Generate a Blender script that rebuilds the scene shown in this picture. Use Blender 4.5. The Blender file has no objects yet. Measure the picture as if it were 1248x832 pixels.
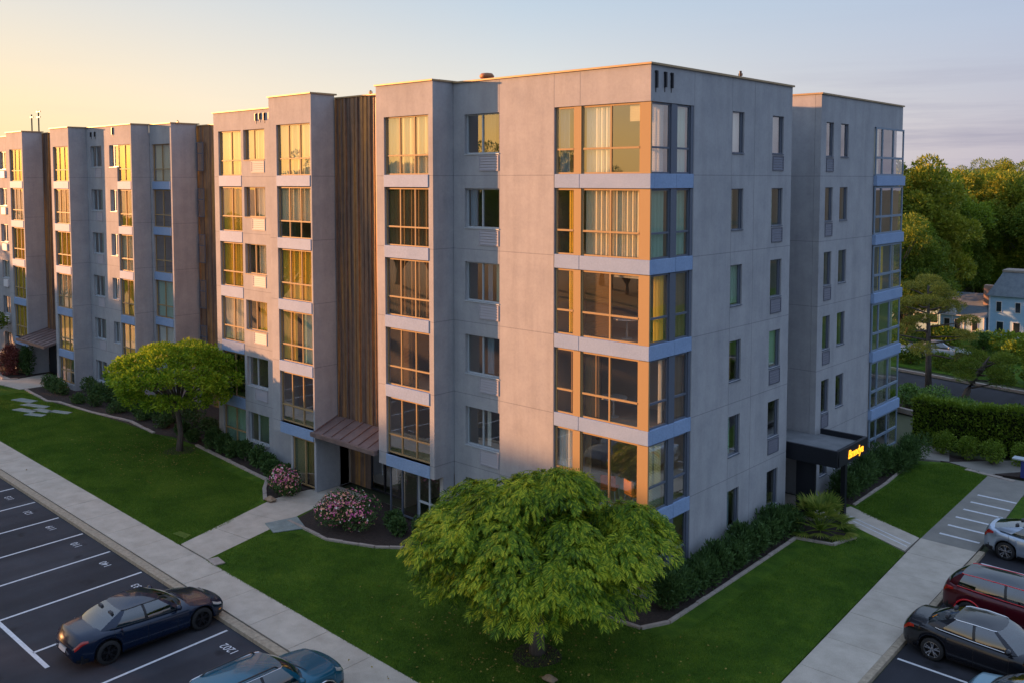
import bpy, bmesh, math, random
import numpy as np
from mathutils import Vector, Matrix
rnd = random.Random(7)
R = math.radians
S = bpy.context.scene
COL = S.collection

# ------------------------------------------------------------------ camera
cam_d = bpy.data.cameras.new('camera'); cam = bpy.data.objects.new('camera', cam_d); COL.objects.link(cam)
cam_d.sensor_width = 36; cam_d.lens = 1130 / 1248 * 36
cam_d.shift_y = -125 / 1248
cam_d.clip_start = .5; cam_d.clip_end = 4000
cam.location = (17.405, -25.9465, 14.3)
cam.rotation_euler = (R(90 - 3.6), 0, R(132.307 - 90))
S.camera = cam

# ------------------------------------------------------------------ light
SUN_AZ = 204.0      # degrees from +x, where the sun stands
SUN_EL = 4.6
W = bpy.data.worlds.new('World'); S.world = W; W.use_nodes = True
nt = W.node_tree; nt.nodes.clear()
N = nt.nodes.new; LK = nt.links.new
out = N('ShaderNodeOutputWorld'); bg = N('ShaderNodeBackground')
sky = N('ShaderNodeTexSky'); sky.sky_type = 'NISHITA'; sky.sun_disc = False
sky.sun_elevation = R(SUN_EL); sky.sun_rotation = R(90 - SUN_AZ)
sky.altitude = 200; sky.air_density = 1.0; sky.dust_density = 2.2; sky.ozone_density = 2.0
# evening colours of the clear sky, by world direction (elevation and angle from the sun), laid over the Nishita sky
tc = N('ShaderNodeTexCoord'); sep = N('ShaderNodeSeparateXYZ'); LK(tc.outputs['Generated'], sep.inputs[0])
dot = N('ShaderNodeVectorMath'); dot.operation = 'DOT_PRODUCT'; dot.inputs[1].default_value = (math.cos(R(SUN_AZ)), math.sin(R(SUN_AZ)), 0); LK(tc.outputs['Generated'], dot.inputs[0])
am = N('ShaderNodeMapRange'); am.inputs['From Min'].default_value = -1; am.inputs['From Max'].default_value = 1; LK(dot.outputs['Value'], am.inputs['Value'])
def wramp(src, stops, ease=False):
    r = N('ShaderNodeValToRGB'); e = r.color_ramp.elements; r.color_ramp.interpolation = 'EASE' if ease else 'LINEAR'
    e[0].position = stops[0][0]; e[0].color = (*stops[0][1], 1); e[1].position = stops[-1][0]; e[1].color = (*stops[-1][1], 1)
    for p_, c_ in stops[1:-1]: q = e.new(p_); q.color = (*c_, 1)
    LK(src, r.inputs[0]); return r
def wmix(f, a, b_):
    m_ = N('ShaderNodeMixRGB'); LK(f, m_.inputs[0]); LK(a, m_.inputs[1]); LK(b_, m_.inputs[2]); return m_
hor = wramp(am.outputs[0], [(0, (.40, .38, .50)), (.40, (.50, .455, .54)), (.52, (.66, .60, .60)), (.65, (.86, .76, .65)), (.80, (.98, .76, .52)), (.87, (1.0, .71, .38)), (.95, (1.3, .72, .16)), (1, (1.4, .70, .11))])
upp = wramp(am.outputs[0], [(0, (.30, .40, .62)), (.40, (.38, .47, .63)), (.65, (.42, .53, .66)), (.87, (.60, .60, .60)), (1, (.85, .70, .50))])
zen = N('ShaderNodeRGB'); zen.outputs[0].default_value = (.52, .68, 1.0, 1)
e1 = N('ShaderNodeMapRange'); e1.interpolation_type = 'SMOOTHSTEP'; e1.inputs['From Min'].default_value = -.01; e1.inputs['From Max'].default_value = .25; LK(sep.outputs['Z'], e1.inputs['Value'])
e2 = N('ShaderNodeMapRange'); e2.interpolation_type = 'SMOOTHSTEP'; e2.inputs['From Min'].default_value = .16; e2.inputs['From Max'].default_value = .8; LK(sep.outputs['Z'], e2.inputs['Value'])
g1 = wmix(e1.outputs[0], hor.outputs[0], upp.outputs[0]); g2 = wmix(e2.outputs[0], g1.outputs[0], zen.outputs[0])
# thin low cloud streaks
mp = N('ShaderNodeMapping'); mp.inputs['Scale'].default_value = (2.0, 2.0, 30.0); LK(tc.outputs['Generated'], mp.inputs[0])
nz = N('ShaderNodeTexNoise'); nz.inputs['Scale'].default_value = 1.7; nz.inputs['Detail'].default_value = 8; nz.inputs['Roughness'].default_value = .6
LK(mp.outputs[0], nz.inputs['Vector'])
cr = wramp(nz.outputs['Fac'], [(.46, (0, 0, 0)), (.70, (1, 1, 1))])
low = N('ShaderNodeMapRange'); low.inputs['From Min'].default_value = 0.03; low.inputs['From Max'].default_value = .13
low.inputs['To Min'].default_value = 1.0; low.inputs['To Max'].default_value = 0.06; LK(sep.outputs['Z'], low.inputs['Value'])
aw = N('ShaderNodeMapRange'); aw.inputs['From Min'].default_value = .46; aw.inputs['From Max'].default_value = .60; aw.inputs['To Min'].default_value = 1; aw.inputs['To Max'].default_value = .1; LK(am.outputs[0], aw.inputs['Value'])
cm = N('ShaderNodeMath'); cm.operation = 'MULTIPLY'; LK(cr.outputs['Color'], cm.inputs[0]); LK(low.outputs[0], cm.inputs[1])
cm2 = N('ShaderNodeMath'); cm2.operation = 'MULTIPLY'; LK(cm.outputs[0], cm2.inputs[0]); LK(aw.outputs[0], cm2.inputs[1])
clc = N('ShaderNodeRGB'); clc.outputs[0].default_value = (.33, .32, .44, 1)
g3 = wmix(cm2.outputs[0], g2.outputs[0], clc.outputs[0])
sc_ = N('ShaderNodeVectorMath'); sc_.operation = 'SCALE'; sc_.inputs['Scale'].default_value = 2.6; LK(g3.outputs[0], sc_.inputs[0])
mx = N('ShaderNodeMixRGB'); mx.inputs[0].default_value = .88; LK(sky.outputs[0], mx.inputs[1]); LK(sc_.outputs[0], mx.inputs[2])
LK(mx.outputs[0], bg.inputs['Color']); bg.inputs['Strength'].default_value = .15
LK(bg.outputs[0], out.inputs[0])

sun_d = bpy.data.lights.new('sun', 'SUN'); sun = bpy.data.objects.new('sun', sun_d); COL.objects.link(sun)
sun_d.energy = 4.0; sun_d.angle = R(.9); sun_d.color = (1, .44, .17)
sd = Vector((math.cos(R(SUN_AZ)) * math.cos(R(SUN_EL)), math.sin(R(SUN_AZ)) * math.cos(R(SUN_EL)), math.sin(R(SUN_EL))))
sun.rotation_euler = (-sd).to_track_quat('-Z', 'Y').to_euler()
sun.location = (-60, -30, 40)
S.view_settings.view_transform = 'Standard'; S.view_settings.look = 'None'
S.view_settings.gamma = 1; S.view_settings.use_curve_mapping = False
S.view_settings.exposure = 1.6
S.cycles.max_bounces = 8; S.cycles.transparent_max_bounces = 16; S.cycles.glossy_bounces = 4
S.cycles.sample_clamp_indirect = 6

# ------------------------------------------------------------------ materials
def newmat(name):
    m = bpy.data.materials.new(name); m.use_nodes = True
    return m, m.node_tree, m.node_tree.nodes['Principled BSDF']
def noise(nt, scale, detail=5, rough=.55, vec=None, stretch=None):
    n = nt.nodes.new('ShaderNodeTexNoise'); n.inputs['Scale'].default_value = scale
    n.inputs['Detail'].default_value = detail; n.inputs['Roughness'].default_value = rough
    t = nt.nodes.new('ShaderNodeTexCoord')
    if stretch:
        mpn = nt.nodes.new('ShaderNodeMapping'); mpn.inputs['Scale'].default_value = stretch
        nt.links.new(t.outputs['Object'], mpn.inputs[0]); nt.links.new(mpn.outputs[0], n.inputs['Vector'])
    else: nt.links.new(t.outputs['Object'], n.inputs['Vector'])
    return n
def ramp(nt, src, stops):
    r = nt.nodes.new('ShaderNodeValToRGB'); e = r.color_ramp.elements
    e[0].position = stops[0][0]; e[0].color = (*stops[0][1], 1)
    e[1].position = stops[-1][0]; e[1].color = (*stops[-1][1], 1)
    for p, c in stops[1:-1]:
        q = e.new(p); q.color = (*c, 1)
    nt.links.new(src, r.inputs[0]); return r
def bump(nt, b, src, strength, dist=.02):
    n = nt.nodes.new('ShaderNodeBump'); n.inputs['Strength'].default_value = strength; n.inputs['Distance'].default_value = dist
    nt.links.new(src, n.inputs['Height']); nt.links.new(n.outputs[0], b.inputs['Normal'])
def mul(nt, a, b, fac=1.0):
    m = nt.nodes.new('ShaderNodeMixRGB'); m.blend_type = 'MULTIPLY'; m.inputs[0].default_value = fac
    nt.links.new(a, m.inputs[1]); nt.links.new(b, m.inputs[2]); return m
def varied(name, c0, c1, scale=3, rough=.8, bs=.2, fine=40, stretch=None, metallic=0, spec=.5, bdist=.01):
    m, t, b = newmat(name)
    n = noise(t, scale, 6, .6, stretch=stretch); r = ramp(t, n.outputs['Fac'], [(.3, c0), (.7, c1)])
    n2 = noise(t, fine, 4, .6); r2 = ramp(t, n2.outputs['Fac'], [(.3, (.8, .8, .8)), (.7, (1, 1, 1))])
    x = mul(t, r.outputs[0], r2.outputs[0]); t.links.new(x.outputs[0], b.inputs['Base Color'])
    b.inputs['Roughness'].default_value = rough; b.inputs['Metallic'].default_value = metallic
    b.inputs['Specular IOR Level'].default_value = spec
    if bs: bump(t, b, n2.outputs['Fac'], bs, bdist)
    return m
def plain(name, c, rough=.5, metallic=0, spec=.5, coat=0):
    m, t, b = newmat(name); b.inputs['Base Color'].default_value = (*c, 1)
    b.inputs['Roughness'].default_value = rough; b.inputs['Metallic'].default_value = metallic
    b.inputs['Specular IOR Level'].default_value = spec; b.inputs['Coat Weight'].default_value = coat
    b.inputs['Coat Roughness'].default_value = .03
    return m
M = {}
def stucco(name, c0, c1):
    m, t, b = newmat(name)
    n = noise(t, .9, 8, .65); r = ramp(t, n.outputs['Fac'], [(.28, c0), (.72, c1)])
    st = noise(t, 2.2, 5, .6, stretch=(1, 1, .12)); rs = ramp(t, st.outputs['Fac'], [(.32, (.86, .855, .85)), (.58, (1, 1, 1))])
    x = mul(t, r.outputs[0], rs.outputs[0], .8)
    fn = noise(t, 9, 6, .7); rf = ramp(t, fn.outputs['Fac'], [(.3, (.88, .88, .88)), (.7, (1.0, 1.0, 1.0))])
    x = mul(t, x.outputs[0], rf.outputs[0])
    # storey joints every 2.9 m
    tc = t.nodes.new('ShaderNodeTexCoord'); sp = t.nodes.new('ShaderNodeSeparateXYZ'); t.links.new(tc.outputs['Object'], sp.inputs[0])
    a = t.nodes.new('ShaderNodeMath'); a.operation = 'ADD'; a.inputs[1].default_value = 2.9 * 4 - 14.48; t.links.new(sp.outputs['Z'], a.inputs[0])
    d = t.nodes.new('ShaderNodeMath'); d.operation = 'PINGPONG'; d.inputs[1].default_value = 1.45; t.links.new(a.outputs[0], d.inputs[0])
    g = t.nodes.new('ShaderNodeMath'); g.operation = 'GREATER_THAN'; g.inputs[1].default_value = .016; t.links.new(d.outputs[0], g.inputs[0])
    hi = t.nodes.new('ShaderNodeMath'); hi.operation = 'GREATER_THAN'; hi.inputs[1].default_value = 15.5; t.links.new(sp.outputs['Z'], hi.inputs[0])
    g2 = t.nodes.new('ShaderNodeMath'); g2.operation = 'MAXIMUM'; t.links.new(g.outputs[0], g2.inputs[0]); t.links.new(hi.outputs[0], g2.inputs[1]); g = g2
    rj = ramp(t, g.outputs[0], [(0, (.70, .70, .71)), (1, (1, 1, 1))])
    x = mul(t, x.outputs[0], rj.outputs[0]); t.links.new(x.outputs[0], b.inputs['Base Color'])
    b.inputs['Roughness'].default_value = .85; b.inputs['Specular IOR Level'].default_value = .3
    bn = noise(t, 28, 6, .65); bump(t, b, bn.outputs['Fac'], .35, .012)
    return m
M['stucco'] = stucco('painted_concrete', (.32, .33, .35), (.42, .425, .435))
m, t, b = newmat('copper_panel_painted_glints')
n = noise(t, 2.4, 5, .6, stretch=(1.6, 1.6, .06)); r = ramp(t, n.outputs['Fac'], [(.30, (.11, .09, .085)), (.45, (.24, .165, .125)), (.56, (.42, .23, .10)), (.68, (.66, .34, .09))])  # brown copper; the orange streaks paint in sun glints on the ribs
n2 = noise(t, 5, 6, .7, stretch=(1, 1, .5)); r2 = ramp(t, n2.outputs['Fac'], [(.3, (.6, .6, .6)), (.7, (1, 1, 1))]); x = mul(t, r.outputs[0], r2.outputs[0])
t.links.new(x.outputs[0], b.inputs['Base Color']); b.inputs['Roughness'].default_value = .42; b.inputs['Metallic'].default_value = .3; M['recess'] = m
M['spandrel'] = varied('spandrel_metal', (.24, .35, .54), (.30, .41, .60), .8, .6, .0, 20, spec=.15)
M['frame'] = plain('window_frame_metal', (.34, .235, .115), .6, 0, .2)
M['bframe'] = plain('blue_grey_frame', (.17, .23, .30), .5)
M['dframe'] = plain('dark_frame_metal', (.10, .12, .16), .5, .1)
M['lframe'] = plain('silver_frame_metal', (.42, .47, .50), .5, .2)
M['coping'] = plain('coping_metal', (.36, .25, .13), .5, .3)
M['grille'] = plain('louvre_metal', (.36, .35, .38), .6)
M['dgrille'] = plain('dark_louvre_metal', (.13, .14, .18), .5, .3)
M['black'] = plain('black_metal', (.012, .014, .02), .45, .2)
M['white'] = varied('white_paint', (.68, .69, .72), (.8, .8, .8), 4, .6, .05)
M['interior'] = plain('interior_paint', (.42, .36, .29), .8)
M['cmetal'] = varied('canopy_metal', (.17, .125, .12), (.27, .205, .195), 1.5, .45, .05, 14, metallic=.35)
def curtain_mat(name, c, tr=.15):
    m, t, b = newmat(name); b.inputs['Base Color'].default_value = (*c, 1); b.inputs['Roughness'].default_value = .9
    tl = t.nodes.new('ShaderNodeBsdfTranslucent'); tl.inputs[0].default_value = (*c, 1)
    ms = t.nodes.new('ShaderNodeMixShader'); ms.inputs[0].default_value = tr
    t.links.new(b.outputs[0], ms.inputs[1]); t.links.new(tl.outputs[0], ms.inputs[2])
    t.links.new(ms.outputs[0], t.nodes['Material Output'].inputs[0]); return m
M['cur_cream'] = curtain_mat('cream_curtain', (.86, .78, .58))
M['cur_yellow_glow'] = curtain_mat('yellow_curtain_painted_glow', (.92, .66, .09))  # yellow cloth, its gold deepened to stand in for sunset glow in the windows
M['cur_white'] = curtain_mat('white_curtain', (.78, .80, .78))
M['cur_green'] = curtain_mat('pale_green_blind', (.40, .62, .52))
M['cur_brown'] = curtain_mat('brown_curtain', (.30, .20, .10))
M['cur_blue'] = curtain_mat('blue_curtain', (.25, .36, .45))
def glass_mat(name, ior, tint):
    m, t, b = newmat(name); t.nodes.remove(b)
    lw = t.nodes.new('ShaderNodeLayerWeight'); lw.inputs[0].default_value = .5
    pw = t.nodes.new('ShaderNodeMath'); pw.operation = 'POWER'; pw.inputs[1].default_value = 4; t.links.new(lw.outputs['Facing'], pw.inputs[0])
    f = t.nodes.new('ShaderNodeMapRange'); f.inputs['To Min'].default_value = ior; t.links.new(pw.outputs[0], f.inputs['Value'])
    gl = t.nodes.new('ShaderNodeBsdfGlossy'); gl.inputs['Roughness'].default_value = .0; gl.inputs[0].default_value = (1, 1, 1, 1)
    tr = t.nodes.new('ShaderNodeBsdfTransparent'); tr.inputs[0].default_value = (*tint, 1)
    ms = t.nodes.new('ShaderNodeMixShader'); t.links.new(f.outputs[0], ms.inputs[0])
    t.links.new(tr.outputs[0], ms.inputs[1]); t.links.new(gl.outputs[0], ms.inputs[2])
    t.links.new(ms.outputs[0], t.nodes['Material Output'].inputs[0])
    n = noise(t, .9, 2, .5); bp = t.nodes.new('ShaderNodeBump'); bp.inputs['Strength'].default_value = .05; bp.inputs['Distance'].default_value = .02
    t.links.new(n.outputs['Fac'], bp.inputs['Height']); t.links.new(bp.outputs[0], gl.inputs['Normal'])
    return m
M['glass'] = glass_mat('window_glass', .25, (.93, .95, .91))
M['cglass'] = glass_mat('car_glass', .15, (.16, .26, .27))

# ------------------------------------------------------------------ object helpers
def tag(o, label=None, cat=None, group=None, kind=None):
    if label: o['label'] = label
    if cat: o['category'] = cat
    if group: o['group'] = group
    if kind: o['kind'] = kind
    return o
def empty(name, loc, rz=0):
    o = bpy.data.objects.new(name, None); COL.objects.link(o); o.location = loc; o.rotation_euler = (0, 0, rz)
    o.empty_display_size = .3; return o
class MB:
    def __init__(s): s.v = []; s.f = []; s.mi = []
    def quad(s, a, b, c, d, mi=0):
        n = len(s.v); s.v += [a, b, c, d]; s.f.append((n, n+1, n+2, n+3)); s.mi.append(mi)
    def box(s, x0, x1, y0, y1, z0, z1, mi=0):
        if x0 > x1: x0, x1 = x1, x0
        if y0 > y1: y0, y1 = y1, y0
        n = len(s.v)
        s.v += [(x0,y0,z0),(x1,y0,z0),(x1,y1,z0),(x0,y1,z0),(x0,y0,z1),(x1,y0,z1),(x1,y1,z1),(x0,y1,z1)]
        for q in ((3,2,1,0),(4,5,6,7),(0,1,5,4),(1,2,6,5),(2,3,7,6),(3,0,4,7)):
            s.f.append(tuple(n+i for i in q)); s.mi.append(mi)
    def prism(s, poly, z0, z1, mi=0):
        n = len(s.v); k = len(poly)
        s.v += [(p[0], p[1], z0) for p in poly] + [(p[0], p[1], z1) for p in poly]
        s.f.append(tuple(n+k+i for i in range(k))); s.f.append(tuple(n+k-1-i for i in range(k))); s.mi += [mi, mi]
        for i in range(k):
            j = (i+1) % k; s.f.append((n+i, n+j, n+k+j, n+k+i)); s.mi.append(mi)
    def tube(s, pts, rad, seg=8, caps=True, mi=0):
        pts = [Vector(p) for p in pts]; k = len(pts)
        if not hasattr(rad, '__len__'): rad = [rad]*k
        n = len(s.v)
        for i, p in enumerate(pts):
            d = (pts[min(i+1,k-1)] - pts[max(i-1,0)])
            d = d.normalized() if d.length > 1e-6 else Vector((0,0,1))
            u = d.cross(Vector((0,0,1))) if abs(d.z) < .9 else d.cross(Vector((1,0,0)))
            u.normalize(); w = d.cross(u)
            for j in range(seg):
                a = 2*math.pi*j/seg; q = p + (u*math.cos(a) + w*math.sin(a))*rad[i]; s.v.append(tuple(q))
        for i in range(k-1):
            for j in range(seg):
                j2 = (j+1) % seg; s.f.append((n+i*seg+j, n+i*seg+j2, n+(i+1)*seg+j2, n+(i+1)*seg+j)); s.mi.append(mi)
        if caps:
            s.f.append(tuple(n+seg-1-j for j in range(seg))); s.f.append(tuple(n+(k-1)*seg+j for j in range(seg))); s.mi += [mi, mi]
    def lathe(s, prof, axis='z', c=(0,0,0), seg=24, mi=0):
        n = len(s.v); k = len(prof)
        for (r_, h) in prof:
            for j in range(seg):
                a = 2*math.pi*j/seg; x, y = r_*math.cos(a), r_*math.sin(a)
                p = (x, y, h) if axis == 'z' else ((x, h, y) if axis == 'y' else (h, x, y))
                s.v.append((p[0]+c[0], p[1]+c[1], p[2]+c[2]))
        for i in range(k-1):
            for j in range(seg):
                j2 = (j+1) % seg; s.f.append((n+i*seg+j, n+i*seg+j2, n+(i+1)*seg+j2, n+(i+1)*seg+j)); s.mi.append(mi)
    def build(s, name, mat, parent=None, smooth=False, bevel=0):
        me = bpy.data.meshes.new(name); me.from_pydata(s.v, [], s.f)
        mats = mat if isinstance(mat, (list, tuple)) else [mat]
        for m in mats: me.materials.append(m)
        if len(mats) > 1: me.polygons.foreach_set('material_index', s.mi)
        if smooth: me.polygons.foreach_set('use_smooth', [True]*len(me.polygons))
        me.update()
        o = bpy.data.objects.new(name, me); COL.objects.link(o)
        if parent: o.parent = parent
        if bevel:
            b = o.modifiers.new('bevel', 'BEVEL'); b.width = bevel; b.segments = 2; b.limit_method = 'ANGLE'
        return o
def npmesh(name, V, nper, mat, parent=None, smooth=False):
    """V: (n*nper,3) vertices, every nper vertices one face"""
    V = np.asarray(V, dtype=np.float32).reshape(-1, 3); nv = len(V); nf = nv // nper
    me = bpy.data.meshes.new(name); me.vertices.add(nv); me.vertices.foreach_set('co', V.ravel())
    me.loops.add(nv); me.loops.foreach_set('vertex_index', np.arange(nv, dtype=np.int32))
    me.polygons.add(nf); me.polygons.foreach_set('loop_start', np.arange(0, nv, nper, dtype=np.int32))
    me.polygons.foreach_set('loop_total', np.full(nf, nper, dtype=np.int32))
    me.materials.append(mat); me.update(calc_edges=True)
    o = bpy.data.objects.new(name, me); COL.objects.link(o)
    if parent: o.parent = parent
    return o
def copy_tree(o, parent=None):
    c = o.copy(); COL.objects.link(c); c.parent = parent
    for ch in o.children: copy_tree(ch, c)
    return c

# ------------------------------------------------------------------ ground
def concrete(name, c0, c1, **k): return varied(name, c0, c1, 1.4, .85, .25, 30, **k)
m, t, b = newmat('asphalt')
n = noise(t, .28, 7, .62); r = ramp(t, n.outputs['Fac'], [(.3, (.026, .027, .034)), (.5, (.036, .037, .046)), (.7, (.055, .056, .066))])
n2 = noise(t, 1.1, 3, .5); r2 = ramp(t, n2.outputs['Fac'], [(.26, (.45, .45, .45)), (.36, (1, 1, 1))])
n3 = noise(t, 90, 4, .7); r3 = ramp(t, n3.outputs['Fac'], [(.3, (.65, .65, .65)), (.72, (1.25, 1.25, 1.25))])
n4 = noise(t, .5, 3, .4, stretch=(2.2, .12, 1)); r4 = ramp(t, n4.outputs['Fac'], [(.4, (1, 1, 1)), (.62, (.78, .78, .78))])
x = mul(t, r.outputs[0], r2.outputs[0]); x = mul(t, x.outputs[0], r3.outputs[0]); x = mul(t, x.outputs[0], r4.outputs[0]); t.links.new(x.outputs[0], b.inputs['Base Color'])
b.inputs['Roughness'].default_value = .8; b.inputs['Specular IOR Level'].default_value = .3; bump(t, b, n3.outputs['Fac'], .5, .006); M['asphalt'] = m
def slab_mat(name, c0, c1):
    m = concrete(name, c0, c1); return m
M['walk'] = slab_mat('pavement_concrete', (.42, .36, .29), (.57, .50, .41))
M['walk_dark'] = slab_mat('paved_crossing', (.20, .185, .16), (.27, .25, .215))
M['curb'] = varied('kerb_concrete', (.28, .225, .16), (.48, .39, .28), 7, .9, .5, 60)
M['edge'] = varied('edging_concrete', (.30, .25, .21), (.42, .35, .30), 5, .9, .3, 50)
M['mulch'] = varied('bark_mulch', (.018, .012, .009), (.055, .034, .026), 9, .95, .9, 60, bdist=.03)
M['line'] = varied('road_paint', (.55, .56, .58), (.75, .75, .76), 8, .7, .1, 60)
m, t, b = newmat('lawn_grass')
n1 = noise(t, .5, 6, .65); r1 = ramp(t, n1.outputs['Fac'], [(.3, (.042, .095, .008)), (.5, (.065, .140, .011)), (.72, (.10, .18, .018))])
n2 = noise(t, 14, 6, .75); r2 = ramp(t, n2.outputs['Fac'], [(.3, (.55, .55, .5)), (.7, (1.15, 1.15, 1.05))])
x = mul(t, r1.outputs[0], r2.outputs[0]); n5 = noise(t, 1.7, 4, .6); r5 = ramp(t, n5.outputs['Fac'], [(.28, (.62, .72, .6)), (.5, (1, 1, 1)), (.72, (1.6, 1.3, 1.1))]); x = mul(t, x.outputs[0], r5.outputs[0]); t.links.new(x.outputs[0], b.inputs['Base Color']); b.inputs['Roughness'].default_value = .95
b.inputs['Specular IOR Level'].default_value = .15
n3 = noise(t, 70, 5, .8); bump(t, b, n3.outputs['Fac'], .9, .05); M['grass'] = m
M['terrain'] = varied('terrain_ground', (.03, .045, .018), (.07, .075, .035), .06, .95, .3, 3)

def sheet(name, poly, z, mat, thick=None):
    o = MB(); 
    if thick: o.prism(poly, z - thick, z)
    else:
        o.v = [(p[0], p[1], z) for p in poly]; o.f = [tuple(range(len(poly)))]; o.mi = [0]
    r = o.build(name, mat); tag(r, kind='structure'); return r
sheet('terrain', [(-1500, -1500), (1500, -1500), (1500, 1500), (-1500, 1500)], -.13, M['terrain'])
# car parks (asphalt, 12 cm below the pavements)
sheet('parking_lot', [(-75, -60), (60, -60), (60, -10.98), (7.9, -10.98), (-31.8, -9.93), (-75, -8.3)], -.12, M['asphalt'])
sheet('parking_lot', [(8.0, -10.975), (60, -10.975), (60, 60), (22, 60), (7.2, 18.0), (7.33, 13.0)], -.118, M['asphalt'])
# kerbs
def strip(name, p0, p1, w, z0, z1, mat):
    p0 = Vector(p0); p1 = Vector(p1); d = (p1 - p0).normalized(); n = Vector((-d.y, d.x)) * w
    mb = MB(); L = (p1 - p0).length; k = max(1, int(L / 3)); 
    for i in range(k):
        a = p0 + d*(L*i/k + .006); b_ = p0 + d*(L*(i+1)/k - .006)
        mb.prism([tuple(a), tuple(b_), tuple(b_+n), tuple(a+n)], z0, z1)
    return tag(mb.build(name, mat, bevel=.02), kind='structure')
strip('kerb', (-75, -8.3), (-31.8, -9.92), .32, -.2, .012, M['curb'])
strip('kerb', (-31.8, -9.92), (7.6, -10.98), .32, -.2, .012, M['curb'])
strip('kerb', (7.9, -10.6), (7.38, 12.2), .22, -.2, .012, M['curb'])
# pavements: slabs with real joints
def slabs(name, pa, pb, pc, pd, n, mat, z=0.0, cols=1):
    """quad strip pa->pb one edge, pd->pc the other edge"""
    pa, pb, pc, pd = map(Vector, (pa, pb, pc, pd)); mb = MB(); g = .004
    for i in range(n):
        for j in range(cols):
            t0, t1 = (i + g) / n, (i + 1 - g) / n; s0, s1 = (j + g*.8) / cols, (j + 1 - g*.8) / cols
            def P(t_, s_):
                a = pa.lerp(pb, t_); c = pd.lerp(pc, t_); return tuple(a.lerp(c, s_))
            mb.prism([P(t0, s0), P(t1, s0), P(t1, s1), P(t0, s1)], -.1, z + rnd.uniform(-.003, .003))
    return tag(mb.build(name, mat), kind='structure')
slabs('pavement', (-75, -7.96), (-37.3, -9.4), (-37.3, -7.75), (-75, -6.5), 17, M['walk'])
slabs('pavement', (-37.3, -9.4), (4.9, -10.52), (4.9, -8.98), (-37.3, -7.75), 19, M['walk'])
slabs('pavement', (6.25, -8.98), (5.13, 10.19), (7.18, 10.19), (7.68, -8.98), 9, M['walk'])
slabs('pavement', (4.9, -10.55), (7.68, -10.55), (7.68, -9.0), (4.9, -9.0), 1, M['walk'])
sheet('pavement', [(5.13, 10.2), (7.15, 10.2), (7.12, 12.0), (5.05, 12.0)], -.002, M['walk'], .1)
sheet('pavement_crossing', [(5.05, 12.005), (7.12, 12.005), (7.0, 16), (6.6, 22.6), (4.71, 22.6)], .0, M['walk_dark'], .1)
# joint bed below the slabs
sheet('joint_bed', [(-75, -8.0), (-37.3, -9.4), (4.9, -10.52), (7.7, -10.55), (7.12, 12), (5.0, 12), (6.25, -8.98), (-37.3, -7.75), (-75, -6.5)], -.03, M['mulch'])
# lawns
sheet('lawn', [(-75, -6.4), (-46.5, -7.4), (-37.3, -7.72), (-16.35, -8.42), (-16.85, -5.9), (-18.2, -3.0), (-19, -1.2), (-46.9, .9), (-50, -2.2), (-52.8, -2.6), (-75, -3)], -.01, M['grass'], .1)
sheet('lawn', [(-14.2, -8.46), (6.2, -9.03), (5.10, 10.1), (2.4, 11.6), (.5, 10.6), (0.4, -.6), (-9, -1), (-12, -1.5), (-16.0, -2.0), (-15.3, -4.9)], -.008, M['grass'], .1)
sheet('lawn', [(5.06, 11.95), (4.70, 22.6), (2.6, 23.3), (0.6, 22.2), (0.9, 13.8), (2.0, 13.0)], -.006, M['grass'], .1)
sheet('lawn', [(7.05, 15.7), (7.3, 15.2), (8.3, 19.2), (9.6, 24), (7.6, 24), (6.75, 20)], -.004, M['grass'], .1)
# paths
slabs('path', (-16.33, -8.3), (-18.15, -2.9), (-15.9, -2.0), (-14.22, -8.35), 3, M['walk'])
slabs('path', (-18.15, -2.88), (-18.0, .2), (-12.9, .2), (-15.9, -1.98), 1, M['walk'])
slabs('path', (5.03, 10.25), (1.0, 12.2), (1.5, 13.7), (5.0, 11.98), 3, M['walk'])
slabs('path', (-1.6, 10.7), (1.0, 10.7), (1.4, 13.4), (-1.6, 13.4), 1, M['walk'], -.004)
slabs('path', (-75, -2.9), (-52.5, -2.5), (-50.6, -1.3), (-75, -1.0), 7, M['walk'])
slabs('path', (-53.5, -2.5), (-50, -2.2), (-49.6, 1.3), (-54, 1.3), 2, M['walk'], .001)
slabs('path', (1.0, 22.9), (-1.5, 31), (0.3, 31), (2.6, 23.5), 3, M['walk_dark'])
slabs('path', (2.6, 23.4), (4.7, 22.65), (7.5, 26.5), (5.5, 26.5), 2, M['walk_dark'])
# painted lines
pm = MB()
def pline(p0, p1, w=.1, z=-.114):
    p0 = Vector(p0); p1 = Vector(p1); d = (p1-p0).normalized(); n = Vector((-d.y, d.x))*w/2
    pm.quad((*(p0-n), z), (*(p1-n), z), (*(p1+n), z), (*(p0+n), z))
for x0, y0 in ((-8.86, -10.66), (-12.2, -10.5), (-15.2, -10.42), (-17.96, -10.35), (-20.6, -10.28), (-23.2, -10.2), (-25.97, -10.13), (-28.7, -10.05), (-31.5, -9.98), (-34.3, -9.9), (-37.1, -9.8), (-5.6, -10.72), (-2.6, -10.8)):
    pline((x0, y0 - .03), (x0 + .22, -15.45))
pline((-14.95, -15.45), (-10.75, -15.5), .14)
for y0 in (-1.1, 2.02, 5.1, 8.2, 11.27, 14.4):
    pline((7.72 if y0 < 10 else 7.5, y0), (12.8, y0 - .1))
tag(pm.build('parking_line', M['line']), kind='structure')
cw = MB()
for i in range(6):
    y0 = 13.06 + i*1.2
    cw.quad((5.43 - i*.05, y0 - .075, .004), (6.95 - i*.03, y0 - .11, .004), (6.95 - i*.03, y0 + .05, .004), (5.43 - i*.05, y0 + .085, .004))
tag(cw.build('crossing_stripe', M['line']), kind='structure')
cw = MB()
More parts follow.
